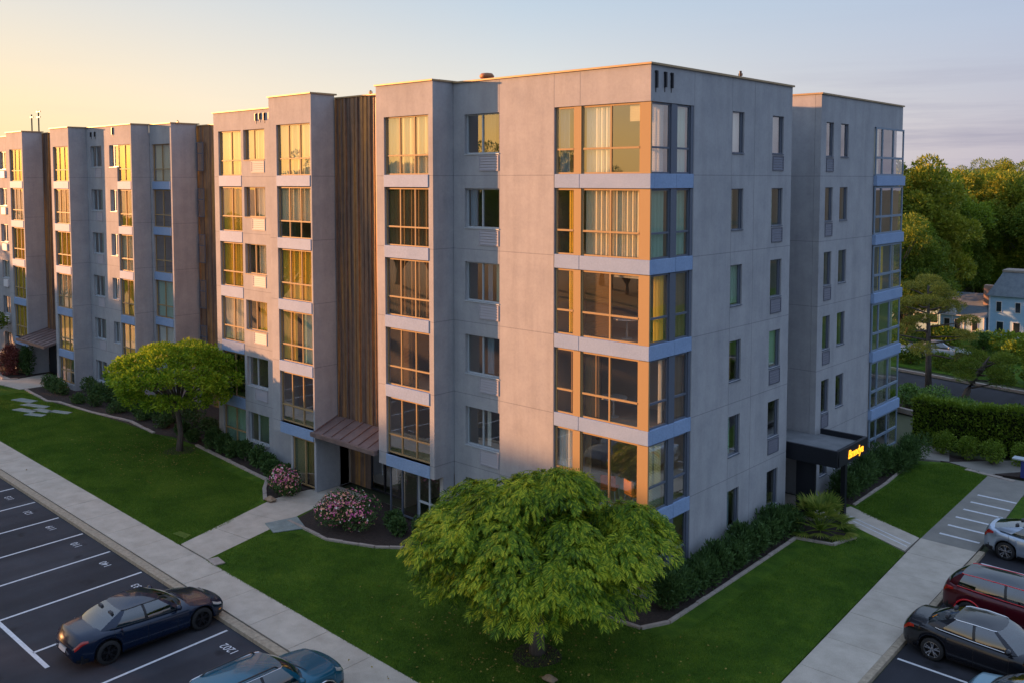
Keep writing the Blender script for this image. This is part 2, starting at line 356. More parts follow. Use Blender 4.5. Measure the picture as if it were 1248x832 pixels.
for k in (0, 1):
    a = Vector((4.95, 10.75 + k*.35)); b_ = Vector((1.9, 12.2 + k*.32)); d = (b_-a).normalized(); n = Vector((-d.y, d.x))*.035
    cw.quad((*(a-n), .006), (*(b_-n), .006), (*(b_+n), .006), (*(a+n), .006))
tag(cw.build('path_stripe', M['line']), kind='structure')
def text_obj(name, s, size, mat, mtx, parent=None, extrude=0.0, shear=0, offset=0):
    cu = bpy.data.curves.new(name, 'FONT'); cu.body = s; cu.size = size; cu.extrude = extrude; cu.align_x = 'CENTER'; cu.shear = shear; cu.offset = offset
    tmp = bpy.data.objects.new(name + '_tmp', cu); COL.objects.link(tmp)
    dg = bpy.context.evaluated_depsgraph_get(); me = bpy.data.meshes.new_from_object(tmp.evaluated_get(dg)); me.name = name
    bpy.data.objects.remove(tmp); me.transform(mtx); me.materials.clear(); me.materials.append(mat)
    o = bpy.data.objects.new(name, me); COL.objects.link(o)
    if parent: o.parent = parent
    return o
for (x0, y0, s) in ((-7.75, -11.15, '1202'), (-10.5, -10.95, '1201'), (-14.1, -11.0, '133'), (-16.9, -10.9, '140'), (-19.6, -10.85, '110'), (-22.2, -10.8, '119'), (-24.8, -10.75, '121'), (-27.4, -10.6, '113')):
    tag(text_obj('stall_number', s, .40, M['line'], Matrix.Translation((x0, y0, -.113)) @ Matrix.Rotation(R(180), 4, 'Z'), offset=.002), kind='structure')

# ------------------------------------------------------------------ the apartment building
B = empty('apartment_building', (0, 0, 0))
tag(B, 'long grey six storey apartment building with projecting window bays and glazed corner', 'building')
class Face:
    """kind 'S': faces -y at y=c, u=x ; kind 'E': faces +x at x=c, u=y ; n = distance outwards"""
    def __init__(s, kind, c): s.k = kind; s.c = c
    def box(s, mb, u0, u1, n0, n1, z0, z1, mi=0):
        if s.k == 'S': mb.box(u0, u1, s.c - n1, s.c - n0, z0, z1, mi)
        else: mb.box(s.c + n0, s.c + n1, u0, u1, z0, z1, mi)
    def P(s, u, n, z): return (u, s.c - n, z) if s.k == 'S' else (s.c + n, u, z)
def wall(name, F, u0, u1, z0, z1, ops=(), thick=.28, mat=None):
    us = sorted({u0, u1, *[o[0] for o in ops], *[o[1] for o in ops]}); us = [u for u in us if u0 - 1e-6 <= u <= u1 + 1e-6]
    mb = MB()
    for a, b_ in zip(us[:-1], us[1:]):
        m_ = (a + b_)/2; cut = sorted([(o[2], o[3]) for o in ops if o[0] < m_ < o[1]]); z = z0
        for c0, c1 in cut:
            if c0 > z + 1e-4: F.box(mb, a, b_, -thick, 0, z, c0)
            z = max(z, c1)
        if z < z1 - 1e-4: F.box(mb, a, b_, -thick, 0, z, z1)
    return mb.build(name, mat or M['stucco'], B)
CUR = ['cur_cream', 'cur_white', 'cur_yellow_glow', 'cur_brown', 'cur_green', None]
def curtain(F, u0, u1, z0, z1, mat, parent, depth=.28, pleat=.11, amp=.025):
    mb = MB(); n = max(4, int((u1-u0)/pleat*2.5)); pr = None
    for i in range(n+1):
        u = u0 + (u1-u0)*i/n; nn = -depth + amp*math.sin(i*2*math.pi/2.5) + rnd.uniform(-.006, .006)
        cur = (F.P(u, nn, z0 + rnd.uniform(0, .01)), F.P(u, nn*1.0, z1))
        if pr: mb.quad(pr[0], cur[0], cur[1], pr[1])
        pr = cur
    return mb.build('curtain', mat, parent)
def blind(F, u0, u1, z0, z1, mat, parent, depth=.2):
    mb = MB(); z = z1
    while z > z0 + .02:
        a = F.P(u0, -depth, z); b_ = F.P(u1, -depth, z); c = F.P(u1, -depth - .035, z - .05); d = F.P(u0, -depth - .035, z - .05)
        mb.quad(a, b_, c, d); z -= .055
    return mb.build('blind', mat, parent)
def window(F, u0, u1, z0, z1, cols=(), transom=None, rec=.12, frame='frame', fw=.05, cur=None, curs=None, name='window', sill=True, sash=None):
    """frame + panes; cols = inner mullion positions; curs = list of curtain specs"""
    mb = MB(); d0, d1 = -rec - .06, -rec
    F.box(mb, u0, u0+fw, d0, d1, z0, z1); F.box(mb, u1-fw, u1, d0, d1, z0, z1)
    F.box(mb, u0+fw, u1-fw, d0, d1, z0, z0+fw); F.box(mb, u0+fw, u1-fw, d0, d1, z1-fw, z1)
    if transom is not None: F.box(mb, u0+fw, u1-fw, d0+.003, d1+.018, transom-fw*.6, transom+fw*.6)
    for c in cols:
        if transom is None: F.box(mb, c-fw*.55, c+fw*.55, d0+.002, d1+.01, z0+fw, z1-fw)
        else:
            F.box(mb, c-fw*.55, c+fw*.55, d0+.002, d1+.01, z0+fw, transom-fw*.6); F.box(mb, c-fw*.55, c+fw*.55, d0+.002, d1+.01, transom+fw*.6, z1-fw)
    if sill: F.box(mb, u0, u1, d1+.002, .035, z0-.035, z0-.002)
    w = mb.build(name, M[frame], B)
    g = MB(); us = [u0+fw*.5, *cols, u1-fw*.5]; zs = [z0+fw*.5] + ([transom] if transom else []) + [z1-fw*.5]
    for a, b_ in zip(us[:-1], us[1:]):
        for za, zb in zip(zs[:-1], zs[1:]):
            t1, t2, dn = rnd.uniform(-.004, .004), rnd.uniform(-.004, .004), -rec-.03
            g.quad(F.P(a, dn+t1, za), F.P(b_, dn-t1, za), F.P(b_, dn-t1+t2, zb), F.P(a, dn+t1+t2, zb))
    g.build('glass', M['glass'], w)
    if cur == 'auto':
        k = rnd.random(); L = u1-u0; base = rnd.choice(['cur_cream', 'cur_cream', 'cur_white', 'cur_yellow_glow', 'cur_brown', 'cur_green'])
        if k < .4: curs = [(u0+.03, u1-.03, base, 'c')]
        elif k < .6: curs = [(u0+.03, u0+L*.4, base, 'c'), (u1-L*.25, u1-.03, base, 'c')]
        elif k < .85: curs = [(u0+.03, u1-.03, base, 'b')]
        else: curs = [(u0+.03, u0+L*.3, base, 'c')]
    for cs in (curs or ()):
        zz0 = cs[4] if len(cs) > 4 else z0+.05
        (curtain if cs[3] == 'c' else blind)(F, cs[0], cs[1], zz0, z1-.06, M[cs[2]], w, rec+.16)
    return w
def grille(F, u0, u1, z0, z1, mat='grille'):
    mb = MB(); f = .035
    F.box(mb, u0, u1, 0, .03, z0, z0+f); F.box(mb, u0, u1, 0, .03, z1-f, z1); F.box(mb, u0, u0+f, 0, .03, z0+f, z1-f); F.box(mb, u1-f, u1, 0, .03, z0+f, z1-f)
    n = 5; h = (z1-z0-2*f)/n
    for i in range(n):
        za = z0+f+h*i
        mb.quad(F.P(u0+f, .028, za+.01), F.P(u1-f, .028, za+.01), F.P(u1-f, .004, za+h*.92), F.P(u0+f, .004, za+h*.92))
    return mb.build('ac_grille', M[mat], B)
def spandrel(F, u0, u1, z0, z1, n0=-.25, n1=-.03, splits=()):
    mb = MB(); us = [u0, *splits, u1]
    for a, b_ in zip(us[:-1], us[1:]): F.box(mb, a+(.006 if a != u0 else 0), b_-(.006 if b_ != u1 else 0), n0, n1, z0, z1)
    mb2 = None
    return mb.build('spandrel_panel', M['spandrel'], B, bevel=.008)
ST = 2.9
HEAD = [16.88 - ST*i for i in range(6)]      # window heads, top storey first
BOT = [14.52 - ST*i for i in range(5)]       # sill of a full height bay window / top of spandrel

# --- glazed corner (recessed .06 from wall planes)
FS = Face('S', 0.0); FE = Face('E', 0.0)
zr = 18.13
def parapet_cap(F, u0, u1, z, n1=.07, n0=-.3):
    mb = MB(); F.box(mb, u0, u1, n0, n1, z, z+.07); return mb.build('roof_coping', M['coping'], B, bevel=.01)
# top bands above the corner glazing
wall('wall', FS, -4.14, 0, 16.92, zr)
wall('wall', FE, .28, 2.72, 16.92, zr)
# south wall: blank panel and window strip
ops = [(-8.74, -6.87, HEAD[i]-1.55, HEAD[i]) for i in range(6)]
wall('wall', FS, -9.38, -4.14, 0, zr, ops)
FSr = Face('S', 0.0)
for i in range(6):
    cu = [[(-7.8, -7.3, 'cur_brown', 'c')], [(-8.7, -8.35, 'cur_blue', 'c')], [(-7.75, -7.5, 'cur_blue', 'c'), (-7.3, -6.9, 'cur_green', 'c')], [(-7.78, -7.4, 'cur_blue', 'c')], [(-7.8, -7.6, 'cur_white', 'c'), (-8.4, -7.9, 'cur_brown', 'b', HEAD[4]-.9)], None][i]
    window(FSr, -8.74, -6.87, HEAD[i]-1.55, HEAD[i], cols=(-7.88,), frame='lframe', rec=.14, curs=cu)
    if i < 5: grille(FSr, -7.93, -6.9, HEAD[i]-2.22, HEAD[i]-1.62)
ops = []
for i in range(6):
    ops += [(5.46, 6.36, HEAD[i]-1.56, HEAD[i]), (8.68, 9.66, HEAD[i]-1.52, HEAD[i])]
wall('wall', FE, 2.72, 10.4, 0, zr, ops)
ec = [('cur_white', 'c'), ('cur_cream', 'b'), ('cur_green', 'c'), ('cur_brown', 'c'), ('cur_green', 'c'), ('cur_blue', 'c')]
ed = [('cur_white', 'b'), ('cur_green', 'c'), ('cur_brown', 'c'), ('cur_green', 'c'), None, ('cur_blue', 'c')]
for i in range(6):
    z1 = HEAD[i]
    c = ec[i]; full = i in (0, 2)
    window(FE, 5.46, 6.36, z1-1.56, z1, cols=(6.2,), frame='dframe', rec=.06, fw=.035, curs=[(5.5, 6.32 if full else 5.95, c[0], c[1])])
    c = ed[i]
    window(FE, 8.68, 9.66, z1-1.52, z1, cols=(9.5,), frame='dframe', rec=.06, fw=.035, curs=[(8.72, 9.62 if i in (0, 3) else 9.15, c[0], c[1])] if c else None)
    if i < 5: grille(FE, 8.72, 9.66, z1-2.2, z1-1.6, 'dgrille')
# corner spandrels and windows
for i in range(5):
    mb = MB(); z1 = BOT[i]; z0 = z1-.5
    mb.box(-4.13, -2.99, -.0, .25, z0, z1); mb.box(-2.975, .02, -.0, .25, z0, z1)
    s_ = mb.build('spandrel_panel', M['spandrel'], B, bevel=.01)
    mb = MB(); mb.box(-.23, .02, .256, 1.60, z0, z1); mb.box(-.23, .02, 1.615, 2.715, z0, z1)
    mb.build('spandrel_panel', M['spandrel'], B, bevel=.01)
FSc = Face('S', .04); FEc = Face('E', -.04)
corner_cur_S = [
  [(-2.85, -1.75, 'cur_white', 'c'), (-1.0, -.55, 'cur_cream', 'b', 16.3)],
  [(-2.85, -.5, 'cur_cream', 'c')],
  [(-2.85, -1.75, 'cur_brown', 'b'), (-1.62, -.5, 'cur_white', 'b', 10.95)],
  [(-2.85, -2.2, 'cur_brown', 'c')],
  [(-2.85, -2.55, 'cur_brown', 'c')], []]
corner_cur_n = [[(-4.05, -3.6, 'cur_blue', 'c')], [(-3.6, -3.25, 'cur_yellow_glow', 'c')], [(-3.6, -3.3, 'cur_yellow_glow', 'c')], [(-3.5, -3.3, 'cur_brown', 'c')], [(-4.05, -3.25, 'cur_white', 'c')], []]
corner_cur_E = [[(.2, 1.15, 'cur_white', 'b')], [(.2, 1.2, 'cur_green', 'c')], [(.6, 1.2, 'cur_yellow_glow', 'c')], [(.95, 1.2, 'cur_cream', 'c')], [(.2, 1.2, 'cur_green', 'b')], []]
corner_cur_En = [[(1.8, 2.5, 'cur_green', 'c')], [(1.8, 2.5, 'cur_green', 'c')], [(1.8, 2.5, 'cur_brown', 'c')], [(1.8, 2.5, 'cur_brown', 'c')], [], []]
for i in range(6):
    z1 = HEAD[i] + .02; z0 = BOT[i] + .003 if i < 5 else .3
    tz = z0 + .88 if i < 4 else (z0 + .15 if i == 4 else z0+.6)
    tr = tz if i != 4 else None
    window(FSc, -4.10, -3.24, z0, z1, transom=z0+.88, rec=.03, fw=.055, name='corner_window', sill=False, curs=corner_cur_n[i])
    window(FSc, -2.92, -.42, z0, z1, cols=(-1.66,), transom=tr, rec=.03, fw=.055, name='corner_window', sill=False, curs=corner_cur_S[i])
    window(FEc, .10, 1.30, z0, z1, transom=z0+.88, rec=.03, fw=.055, name='corner_window', sill=False, frame='dframe', curs=corner_cur_E[i])
    window(FEc, 1.68, 2.56, z0, z1, transom=z0+.88, rec=.03, fw=.055, name='corner_window', sill=False, frame='dframe', curs=corner_cur_En[i])
    mb = MB(); mb.box(-3.235, -2.925, .02, .2, z0, z1)            # mullion posts
    mb.build('corner_post', M['frame'], B)
    mb = MB(); mb.box(-.41, -.0, .02, .095, z0, z1); mb.build('corner_post', M['frame'], B)
    mb = MB(); mb.box(-.2, -.02, 1.305, 1.675, z0, z1); mb.box(-.2, -.02, 2.565, 2.72, z0, z1); mb.build('corner_post', M['dframe'], B)
mb = MB(); mb.box(-4.14, 0, .02, .25, 0, .3); mb.box(-.25, -.003, .25, 2.72, 0, .3); mb.build('wall', M['stucco'], B)

# --- bays on the south side
def bay(x0, x1, yf, depth, zb, zt, wz, ncol=3, curs='auto', bottom=True, wu=None, side='E', frame='frame', nfl=5):
    """projecting bay, front at y=yf, glazed; depth = distance back to the wall behind"""
    F = Face('S', yf)
    a, b_ = wu or (x0+.5, x1-.17)
    ops = [(a, b_, HEAD[i]+wz-2.36 if i < 5 else .35, HEAD[i]+wz) for i in range(nfl)]
    ops = []
    z = zb
    top = HEAD[0]+wz
    ops = [(a, b_, zb+.5 if zb > .4 else .35, top)]
    wall('bay_wall', F, x0, x1, zb, zt, ops, thick=.22)
    mb = MB(); mb.box(x1-.22, x1, yf+.221, yf+depth-.002, zb, zt); mb.build('bay_wall', M['stucco'], B)
    mb = MB(); mb.box(x0, x0+.22, yf+.221, yf+depth-.002, zb, zt); mb.build('bay_wall', M['stucco'], B)
    if zb > .4:
        mb = MB(); mb.box(x0+.22, x1-.22, yf+.222, yf+depth, zb+.02, zb+.2); mb.build('bay_floor', M['stucco'], B)
        spandrel(F, a, b_, zb-.01, zb+.5, -.2, .03)
    for i in range(nfl):
        z1 = HEAD[i]+wz; z0 = z1-2.36 if i < 5 else .4
        if i < nfl-1 or zb < .4:
            if i < 5: spandrel(F, a, b_, z0-.5, z0-.004, -.2, .03)
        cols = [a + (b_-a)*k/ncol for k in range(1, ncol)]
        c = None
        if curs != 'auto': c = curs[i]
        window(F, a+.003, b_-.003, z0, z1, cols=cols, transom=z0+.78, rec=.10, fw=.05, frame=frame, name='bay_window', sill=False, cur='auto' if curs == 'auto' else None, curs=c)
    parapet_cap(F, x0-.05, x1+.05, zt)
    mb = MB(); mb.box(x1-.25, x1+.07, yf+.301, yf+depth+.1, zt, zt+.07); mb.box(x0-.07, x0+.25, yf+.301, yf+depth+.1, zt, zt+.07); mb.build('roof_coping', M['coping'], B)
    mb = MB(); mb.box(x0+.1, x1-.1, yf+.22, yf+depth, zt-.4, zt-.3); mb.build('roof', M['walk'], B)
def full(a, b_, c, k='c', *z): return [(a+.03, b_-.03, c, k, *z)]
a3, b3 = -12.35, -9.66
bay(-12.85, -9.4, -1.1, 1.3, 2.36, 18.17, 0, 3, wu=(a3, b3), curs=[full(a3, b3, 'cur_cream', 'c'), full(a3, b3, 'cur_brown', 'c'), full(a3, b3, 'cur_brown', 'c'), [(a3, -11, 'cur_brown', 'b')], None, None])
a2, b2 = -20.15, -17.5
bay(-20.75, -17.4, -1.1, 1.3, 2.36, 18.17, 0, 3, wu=(a2, b2), curs=[full(a2, b2, 'cur_cream', 'c'), full(a2, b2, 'cur_cream', 'c', 14-1.6), full(a2, b2, 'cur_yellow_glow', 'c'), [(a2, -19, 'cur_yellow_glow', 'c'), (-18.6, -17.9, 'cur_green', 'c')], None, None])
# thing on the sill: patterned blanket in the fourth-storey bay is a drape
# --- P1 wall
ops = []
for i in range(6): ops += [(-24.78, -22.85, HEAD[i]-1.55, HEAD[i]-.02)]
ops += [(-27.2, -25.0, .3, HEAD[0]-.02)]
wall('wall', FS, -27.65, -20.76, 0, 17.82, ops)
p1c = [full(-27.2, -25, 'cur_cream'), full(-27.2, -25, 'cur_yellow_glow'), full(-27.2, -25, 'cur_yellow_glow'), full(-27.2, -25, 'cur_cream'), None, full(-27.2, -25, 'cur_green')]
p1d = [full(-24.78, -22.85, 'cur_cream'), [(-23.9, -22.9, 'cur_cream', 'c')], [(-23.9, -22.9, 'cur_cream', 'c')], [(-23.9, -22.9, 'cur_yellow_glow', 'c'), (-24.7, -24.2, 'cur_brown', 'c')], None, [(-24.2, -22.9, 'cur_green', 'b')]]
for i in range(6):
    z1 = HEAD[i]-.04; z0 = z1-2.3 if i < 5 else .35
    window(FS, -27.19, -25.01, z0, z1, cols=(-26.05,), transom=z0+.78, rec=.1, name='bay_window', sill=False, curs=p1c[i])
    if i < 5: spandrel(FS, -27.19, -25.01, z0-.56, z0-.004, -.2, .02)
    window(FS, -24.78, -22.85, HEAD[i]-1.55, HEAD[i]-.02, cols=(-23.98,), rec=.14, frame='frame' if i < 4 else 'lframe', curs=p1d[i])
    if i < 5: grille(FS, -24.05, -22.9, HEAD[i]-2.2, HEAD[i]-1.62)
parapet_cap(FS, -27.72, -20.8, 17.82)
mb = MB(); mb.box(-27.65, -27.37, .281, 8, 0, 17.82); mb.build('wall', M['stucco'], B)
parapet_cap(FS, -9.33, .07, zr); 
mb = MB(); mb.box(-.3, .07, .301, 10.47, zr, zr+.07); mb.build('roof_coping', M['coping'], B)
# recessed dark corrugated panel between the bays (standing ribs)
def ribbed(x0, x1, y, z0, z1, step=.3, zs=None):
    mb = MB(); mb.box(x0, x1, y, y+.2, z0, z1); x = x0+.1; k = 0
    while x < x1-.05:
        d = .03 if k % 3 else .07
        mb.box(x, x+.04 + (.04 if k % 3 == 0 else 0), y-d, y-.001, z0+.01, z1-.02); x += step*rnd.uniform(.75, 1.25); k += 1
    zz = z0 + 2.9
    return mb.build('corrugated_panel', M['recess'], B)
ribbed(-17.4, -12.86, .2, 3.0, 18.0)
F2 = Face('S', .2); parapet_cap(F2, -17.32, -12.93, 18.0)
# ground floor below bays / entrance
for q_ in ((-19.4, -19.25, -1.05, .2), (-17.55, -17.4, -1.05, .8), (-20.75, -19.4, 0, .2)): mb = MB(); mb.box(*q_, 0, 2.355); mb.build('ground_wall', M['stucco'], B)
FG = Face('S', -1.0)
window(FG, -19.25, -17.55, .12, 2.3, cols=(-18.3,), rec=0, fw=.06, name='ground_window', sill=False, curs=[(-19.2, -18.4, 'cur_cream', 'b'), (-18.25, -17.6, 'cur_brown', 'c')])
FG = Face('S', -.55)
window(FG, -12.8, -11.0, .1, 2.34, cols=(-12.0,), rec=0, fw=.07, frame='dframe', name='ground_window', sill=False)
window(FG, -10.98, -9.62, .1, 2.34, cols=(-10.3,), transom=1.0, rec=0, fw=.06, frame='lframe', name='ground_window', sill=False)
mb = MB(); mb.box(-9.62, -9.42, -.6, 0, 0, 2.36); mb.build('ground_wall', M['stucco'], B)
# entrance doors in the recess
FD = Face('S', .9)
mb = MB(); mb.box(-17.4, -15.9, .9, 1.1, 0, 2.9); mb.build('corrugated_panel', M['recess'], B)
dm = window(FD, -15.88, -12.87, .03, 2.6, cols=(-14.9, -13.9), rec=0, fw=.08, frame='black', name='entrance_door', sill=False)
mb = MB(); mb.tube([(-14.95, .82, .9), (-14.95, .82, 1.5)], .02); mb.tube([(-13.95, .82, .9), (-13.95, .82, 1.5)], .02); mb.build('handle', M['lframe'], dm)
mb = MB(); mb.box(-17.38, -12.88, .2, .95, 2.62, 2.8); mb.build('entrance_soffit', M['black'], B)
# standing seam canopy
def seam_canopy(x0, x1, yf, yb, zf, zb, n):
    mb = MB(); t_ = .1
    V = [(x0, yf, zf), (x1, yf, zf), (x1, yb, zb), (x0, yb, zb)]
    mb.quad(*V); mb.quad(*[(a, b_, c-t_) for a, b_, c in reversed(V)])
    mb.quad((x0, yf, zf-t_), (x1, yf, zf-t_), (x1, yf, zf), (x0, yf, zf)); mb.quad((x1, yf, zf-t_), (x1, yb, zb-t_), (x1, yb, zb), (x1, yf, zf)); mb.quad((x0, yb, zb-t_), (x0, yf, zf-t_), (x0, yf, zf), (x0, yb, zb))
    c = mb.build('entrance_canopy', M['cmetal'], B)
    mb = MB()
    for k in range(n+1):
        x = x0 + (x1-x0)*k/n
        mb.prism([(x-.02, 0), (x+.02, 0), (x+.02, 1), (x-.02, 1)], 0, 1)
        m_ = mb.v[-8:]; del mb.v[-8:]
        mb.v += [(a, yf-.01 + (yb-yf)*b_, zf + (zb-zf)*b_ + .002 + c_*.05) for a, b_, c_ in m_]
    mb.build('canopy_seam', M['cmetal'], c)
    mb = MB(); mb.box(x0-.06, x1+.06, yf-.16, yf-.012, zf-.14, zf+.05); mb.box(x0-.03, x1+.03, yf-.12, yf-.04, zf+.051, zf+.07)
    mb.build('gutter', M['cmetal'], c, bevel=.02)
seam_canopy(-17.38, -12.9, -1.2, .18, 2.82, 3.35, 7)
# interior slabs, partitions and back walls
mb = MB()
for i in range(5):
    zt_ = BOT[i]-.1; mb.box(-27.3, -20.8, .3, 8, zt_-.3, zt_); mb.box(-20.5, -17.65, -.85, 8, zt_-.3, zt_-.002); mb.box(-17.35, -12.95, .45, 8, zt_-.3, zt_-.004); mb.box(-12.6, -9.65, -.85, 8, zt_-.3, zt_-.002)
    mb.box(-9.4, -.3, .3, 10.1, zt_-.3, zt_)
mb.build('floor_slab', M['interior'], B)
mb = MB()
for x in (-25.0+.12, -20.9, -17.5, -12.9, -9.3, -6.6, -4.35): mb.box(x, x+.1, .3, 5, .02, 17.5)
mb.box(-27.3, -4.45, 5, 5.15, .02, 17.5); mb.box(-4.4, -4.25, 5, 10.1, .02, 17.5); mb.box(-4.3, -.3, 3.1, 3.2, .02, 17.5); mb.box(-4.3, -.3, 7.2, 7.3, .02, 17.5)
mb.build('interior_wall', M['interior'], B)
mb = MB(); mb.box(-27.3, -.3, .3, 10.1, 17.45, 17.6); mb.build('roof', M['walk'], B)
mb = MB(); mb.box(-27.6, -.3, 10.12, 10.4, 0, zr); mb.box(-27.36, -27.1, 8, 10.1, 0, 17.8); mb.build('wall', M['stucco'], B)

# --- east tower
FT = Face('E', -.12); ty0, ty1 = 13.5, 23.35
ops = []
for i in range(6): ops += [(14.05, 14.85, HEAD[i]-1.52, HEAD[i]), (15.62, 16.5, HEAD[i]-1.52, HEAD[i])]
wall('wall', FT, ty0, 19.6, 0, 18.07, ops)
for i in range(6):
    z1 = HEAD[i]
    window(FT, 14.05, 14.85, z1-1.52, z1, cols=(14.7,), frame='dframe', rec=.06, fw=.035, curs=[(14.1, 14.5, 'cur_brown', 'c')])
    window(FT, 15.62, 16.5, z1-1.52, z1, cols=(16.35,), frame='dframe', rec=.06, fw=.035, curs=[(15.65, 16.05, 'cur_white' if i == 0 else 'cur_green', 'c')])
    if i < 5: grille(FT, 14.08, 14.85, z1-2.2, z1-1.6, 'dgrille')
wall('wall', FT, 19.601, ty1, 16.9, 18.07)
FT2 = Face('E', .0)
for i in range(6):
    z1 = HEAD[i]; z0 = BOT[i] if i < 5 else .5
    window(FT2, 19.62, ty1+.02, z0, z1+.01, cols=(20.45, 21.9), transom=z0+.88, rec=.03, fw=.09, frame='bframe', name='corner_window', sill=False, curs=[[(19.7, 20.3, 'cur_cream', 'c')], [(22.2, 23.2, 'cur_brown', 'c')], [(20.6, 21.2, 'cur_yellow_glow', 'c')], [(20.6, 21, 'cur_brown', 'c')], [(21, 21.8, 'cur_white', 'b')], None][i])
    if i < 5:
        mb = MB(); mb.box(-.25, .06, 19.61, ty1+.07, z0-.5, z0-.004); mb.build('spandrel_panel', M['spandrel'], B, bevel=.01)
        pass
Fn = MB(); Fn.box(-12, -3, ty1-.25, ty1, 0, 18.07); Fn.box(-3, -.41, ty1-.25, ty1, 0, 18.07); Fn.box(-12, -.41, ty0, ty0+.25, 0, 18.07); Fn.box(-12, -11.75, ty0+.26, ty1-.26, 0, 18.07)
Fn.build('wall', M['stucco'], B)
mb = MB()
for i in range(5): mb.box(-11.7, -.42, ty0+.27, ty1-.27, BOT[i]-.4, BOT[i]-.1)
mb.build('floor_slab', M['interior'], B)
mb = MB(); mb.box(-3.2, -3.05, ty0+.26, ty1-.26, .02, 17.5); mb.box(-3, -.42, 17.6, 17.75, .02, 17.5); mb.box(-3, -.42, 15.2, 15.3, .02, 17.5); mb.build('interior_wall', M['interior'], B)
mb = MB(); mb.box(-12, -.3, ty0+.2, ty1-.2, 17.4, 17.6); mb.build('roof', M['walk'], B)
mb = MB(); mb.box(-.42, -.05, ty0-.06, ty1+.07, 18.07, 18.14); mb.box(-12, -.42, ty0-.06, ty0+.3, 18.07, 18.14); mb.build('roof_coping', M['coping'], B)
# link in the recess between block and tower
mb = MB(); mb.box(-6.3, -6, 10.4, 13.5, 0, 18.0); mb.build('wall', M['stucco'], B)

# --- west wing (a little lower, stepping back)
WZ = -.3; wzr = 17.82
def wing_cur(kinds): return kinds
def autoc(a, b_, i, lit):
    c = rnd.choice(['cur_yellow_glow', 'cur_cream', 'cur_yellow_glow']) if i < lit else rnd.choice(['cur_cream', 'cur_brown', 'cur_green', 'cur_white'])  # upper storeys get golden cloth, painting the evening glow into the curtains
    if i >= lit and rnd.random() < .35: return None
    return [(a+.03, b_-.03, c, 'c')] if rnd.random() < .7 or i < lit else [(a+.03, a+(b_-a)*.45, c, 'c')]
# bay A and bay B (front y=.2), B runs to the ground
a, b_ = -57.2, -54.85
bay(-57.75, -54.65, .2, 1.4, 2.05, wzr, WZ, 3, wu=(a, b_), curs=[autoc(a, b_, i, 5) for i in range(6)])
a, b_ = -49.2, -46.75
bay(-49.6, -46.6, .2, 1.4, 0, wzr, WZ, 3, wu=(a, b_), nfl=6, curs=[autoc(a, b_, i, 5) for i in range(6)])
ribbed(-54.64, -49.61, 1.62, 3.0, wzr-.1); F_ = Face('S', 1.62); parapet_cap(F_, -54.57, -49.68, wzr-.1)
mb = MB(); mb.box(-54.64, -49.61, 1.63, 1.8, 0, 2.95); mb.build('entrance_wall', M['black'], B)
for q_ in ((-54.8, -54.65), (-57.75, -57.5)): mb = MB(); mb.box(*q_, .3, 1.6, 0, 2.04); mb.build('ground_wall', M['stucco'], B)
seam_canopy(-54.62, -49.63, -.5, 1.6, 2.75, 3.3, 7)
mb = MB(); mb.box(-51.9, -51.8, 1.5, 1.6, 0, 2.6); mb.build('door_post', M['lframe'], B)
# D plane
FDp = Face('S', 1.4); ops = []
for i in range(6):
    z1 = HEAD[i]+WZ-.0
    ops += [(-46.05, -44.35, z1-1.42, z1)]
    if i: ops += [(-43.2, -42.27, z1-1.42, z1)]
ops += [(-42.1, -40.2, .35, HEAD[0]+WZ)]
ops += [(-43.2, -42.1, HEAD[0]+WZ-1.42, HEAD[0]+WZ)]
wall('wall', FDp, -46.58, -40.06, 0, wzr, ops)
for i in range(6):
    z1 = HEAD[i]+WZ; z0 = z1-2.36 if i < 5 else .4
    window(FDp, -46.05, -44.35, z1-1.42, z1, cols=(-45.4,), rec=.14, frame='lframe', curs=[(-45.3, -44.4, 'cur_green' if i else 'cur_brown', 'b')])
    window(FDp, -43.2, -42.27 if i else -42.11, z1-1.42, z1, cols=(-42.75,), rec=.14, frame='lframe', curs=autoc(-43.2, -42.3, i, 1))
    if i < 5: grille(FDp, -45.35, -44.4, z1-2.1, z1-1.5)
    window(FDp, -42.09, -40.21, z0, z1, cols=(-41.15,), transom=z0+.8, rec=.1, name='bay_window', sill=False, curs=autoc(-42.1, -40.2, i, 5))
    if i < 5: spandrel(FDp, -42.09, -40.21, z0-.5, z0-.004, -.2, .02)
parapet_cap(FDp, -46.52, -40.0, wzr)
mb = MB(); mb.box(-40.28, -40.06, 1.681, 2.59, 0, wzr); mb.build('wall', M['stucco'], B)
mb = MB(); mb.box(-40.3, -40.0, 1.701, 2.65, wzr, wzr+.07); mb.build('roof_coping', M['coping'], B)
# C bay, front y=2.6, side returns to recess at 4.3
Cx0, Cx1 = -40.05, -37.22
bay(Cx0+.0, Cx1, 2.6, 1.8, 0, wzr, WZ, 2, wu=(-39.75, -37.42), nfl=6, curs=[autoc(-39.75, -37.42, i, 1) for i in range(6)])
ribbed(-37.2, -27.66, 4.3, 0, wzr-.12, .8); F_ = Face('S', 4.3); parapet_cap(F_, -37.1, -27.7, wzr-.12)
for i in range(6):
    z1 = HEAD[i]+WZ+.1
    window(Face('S', 4.1), -36.9, -36.1, z1-1.8, z1, transom=z1-.7, rec=0, fw=.04, frame='dframe', name='narrow_window', sill=False)
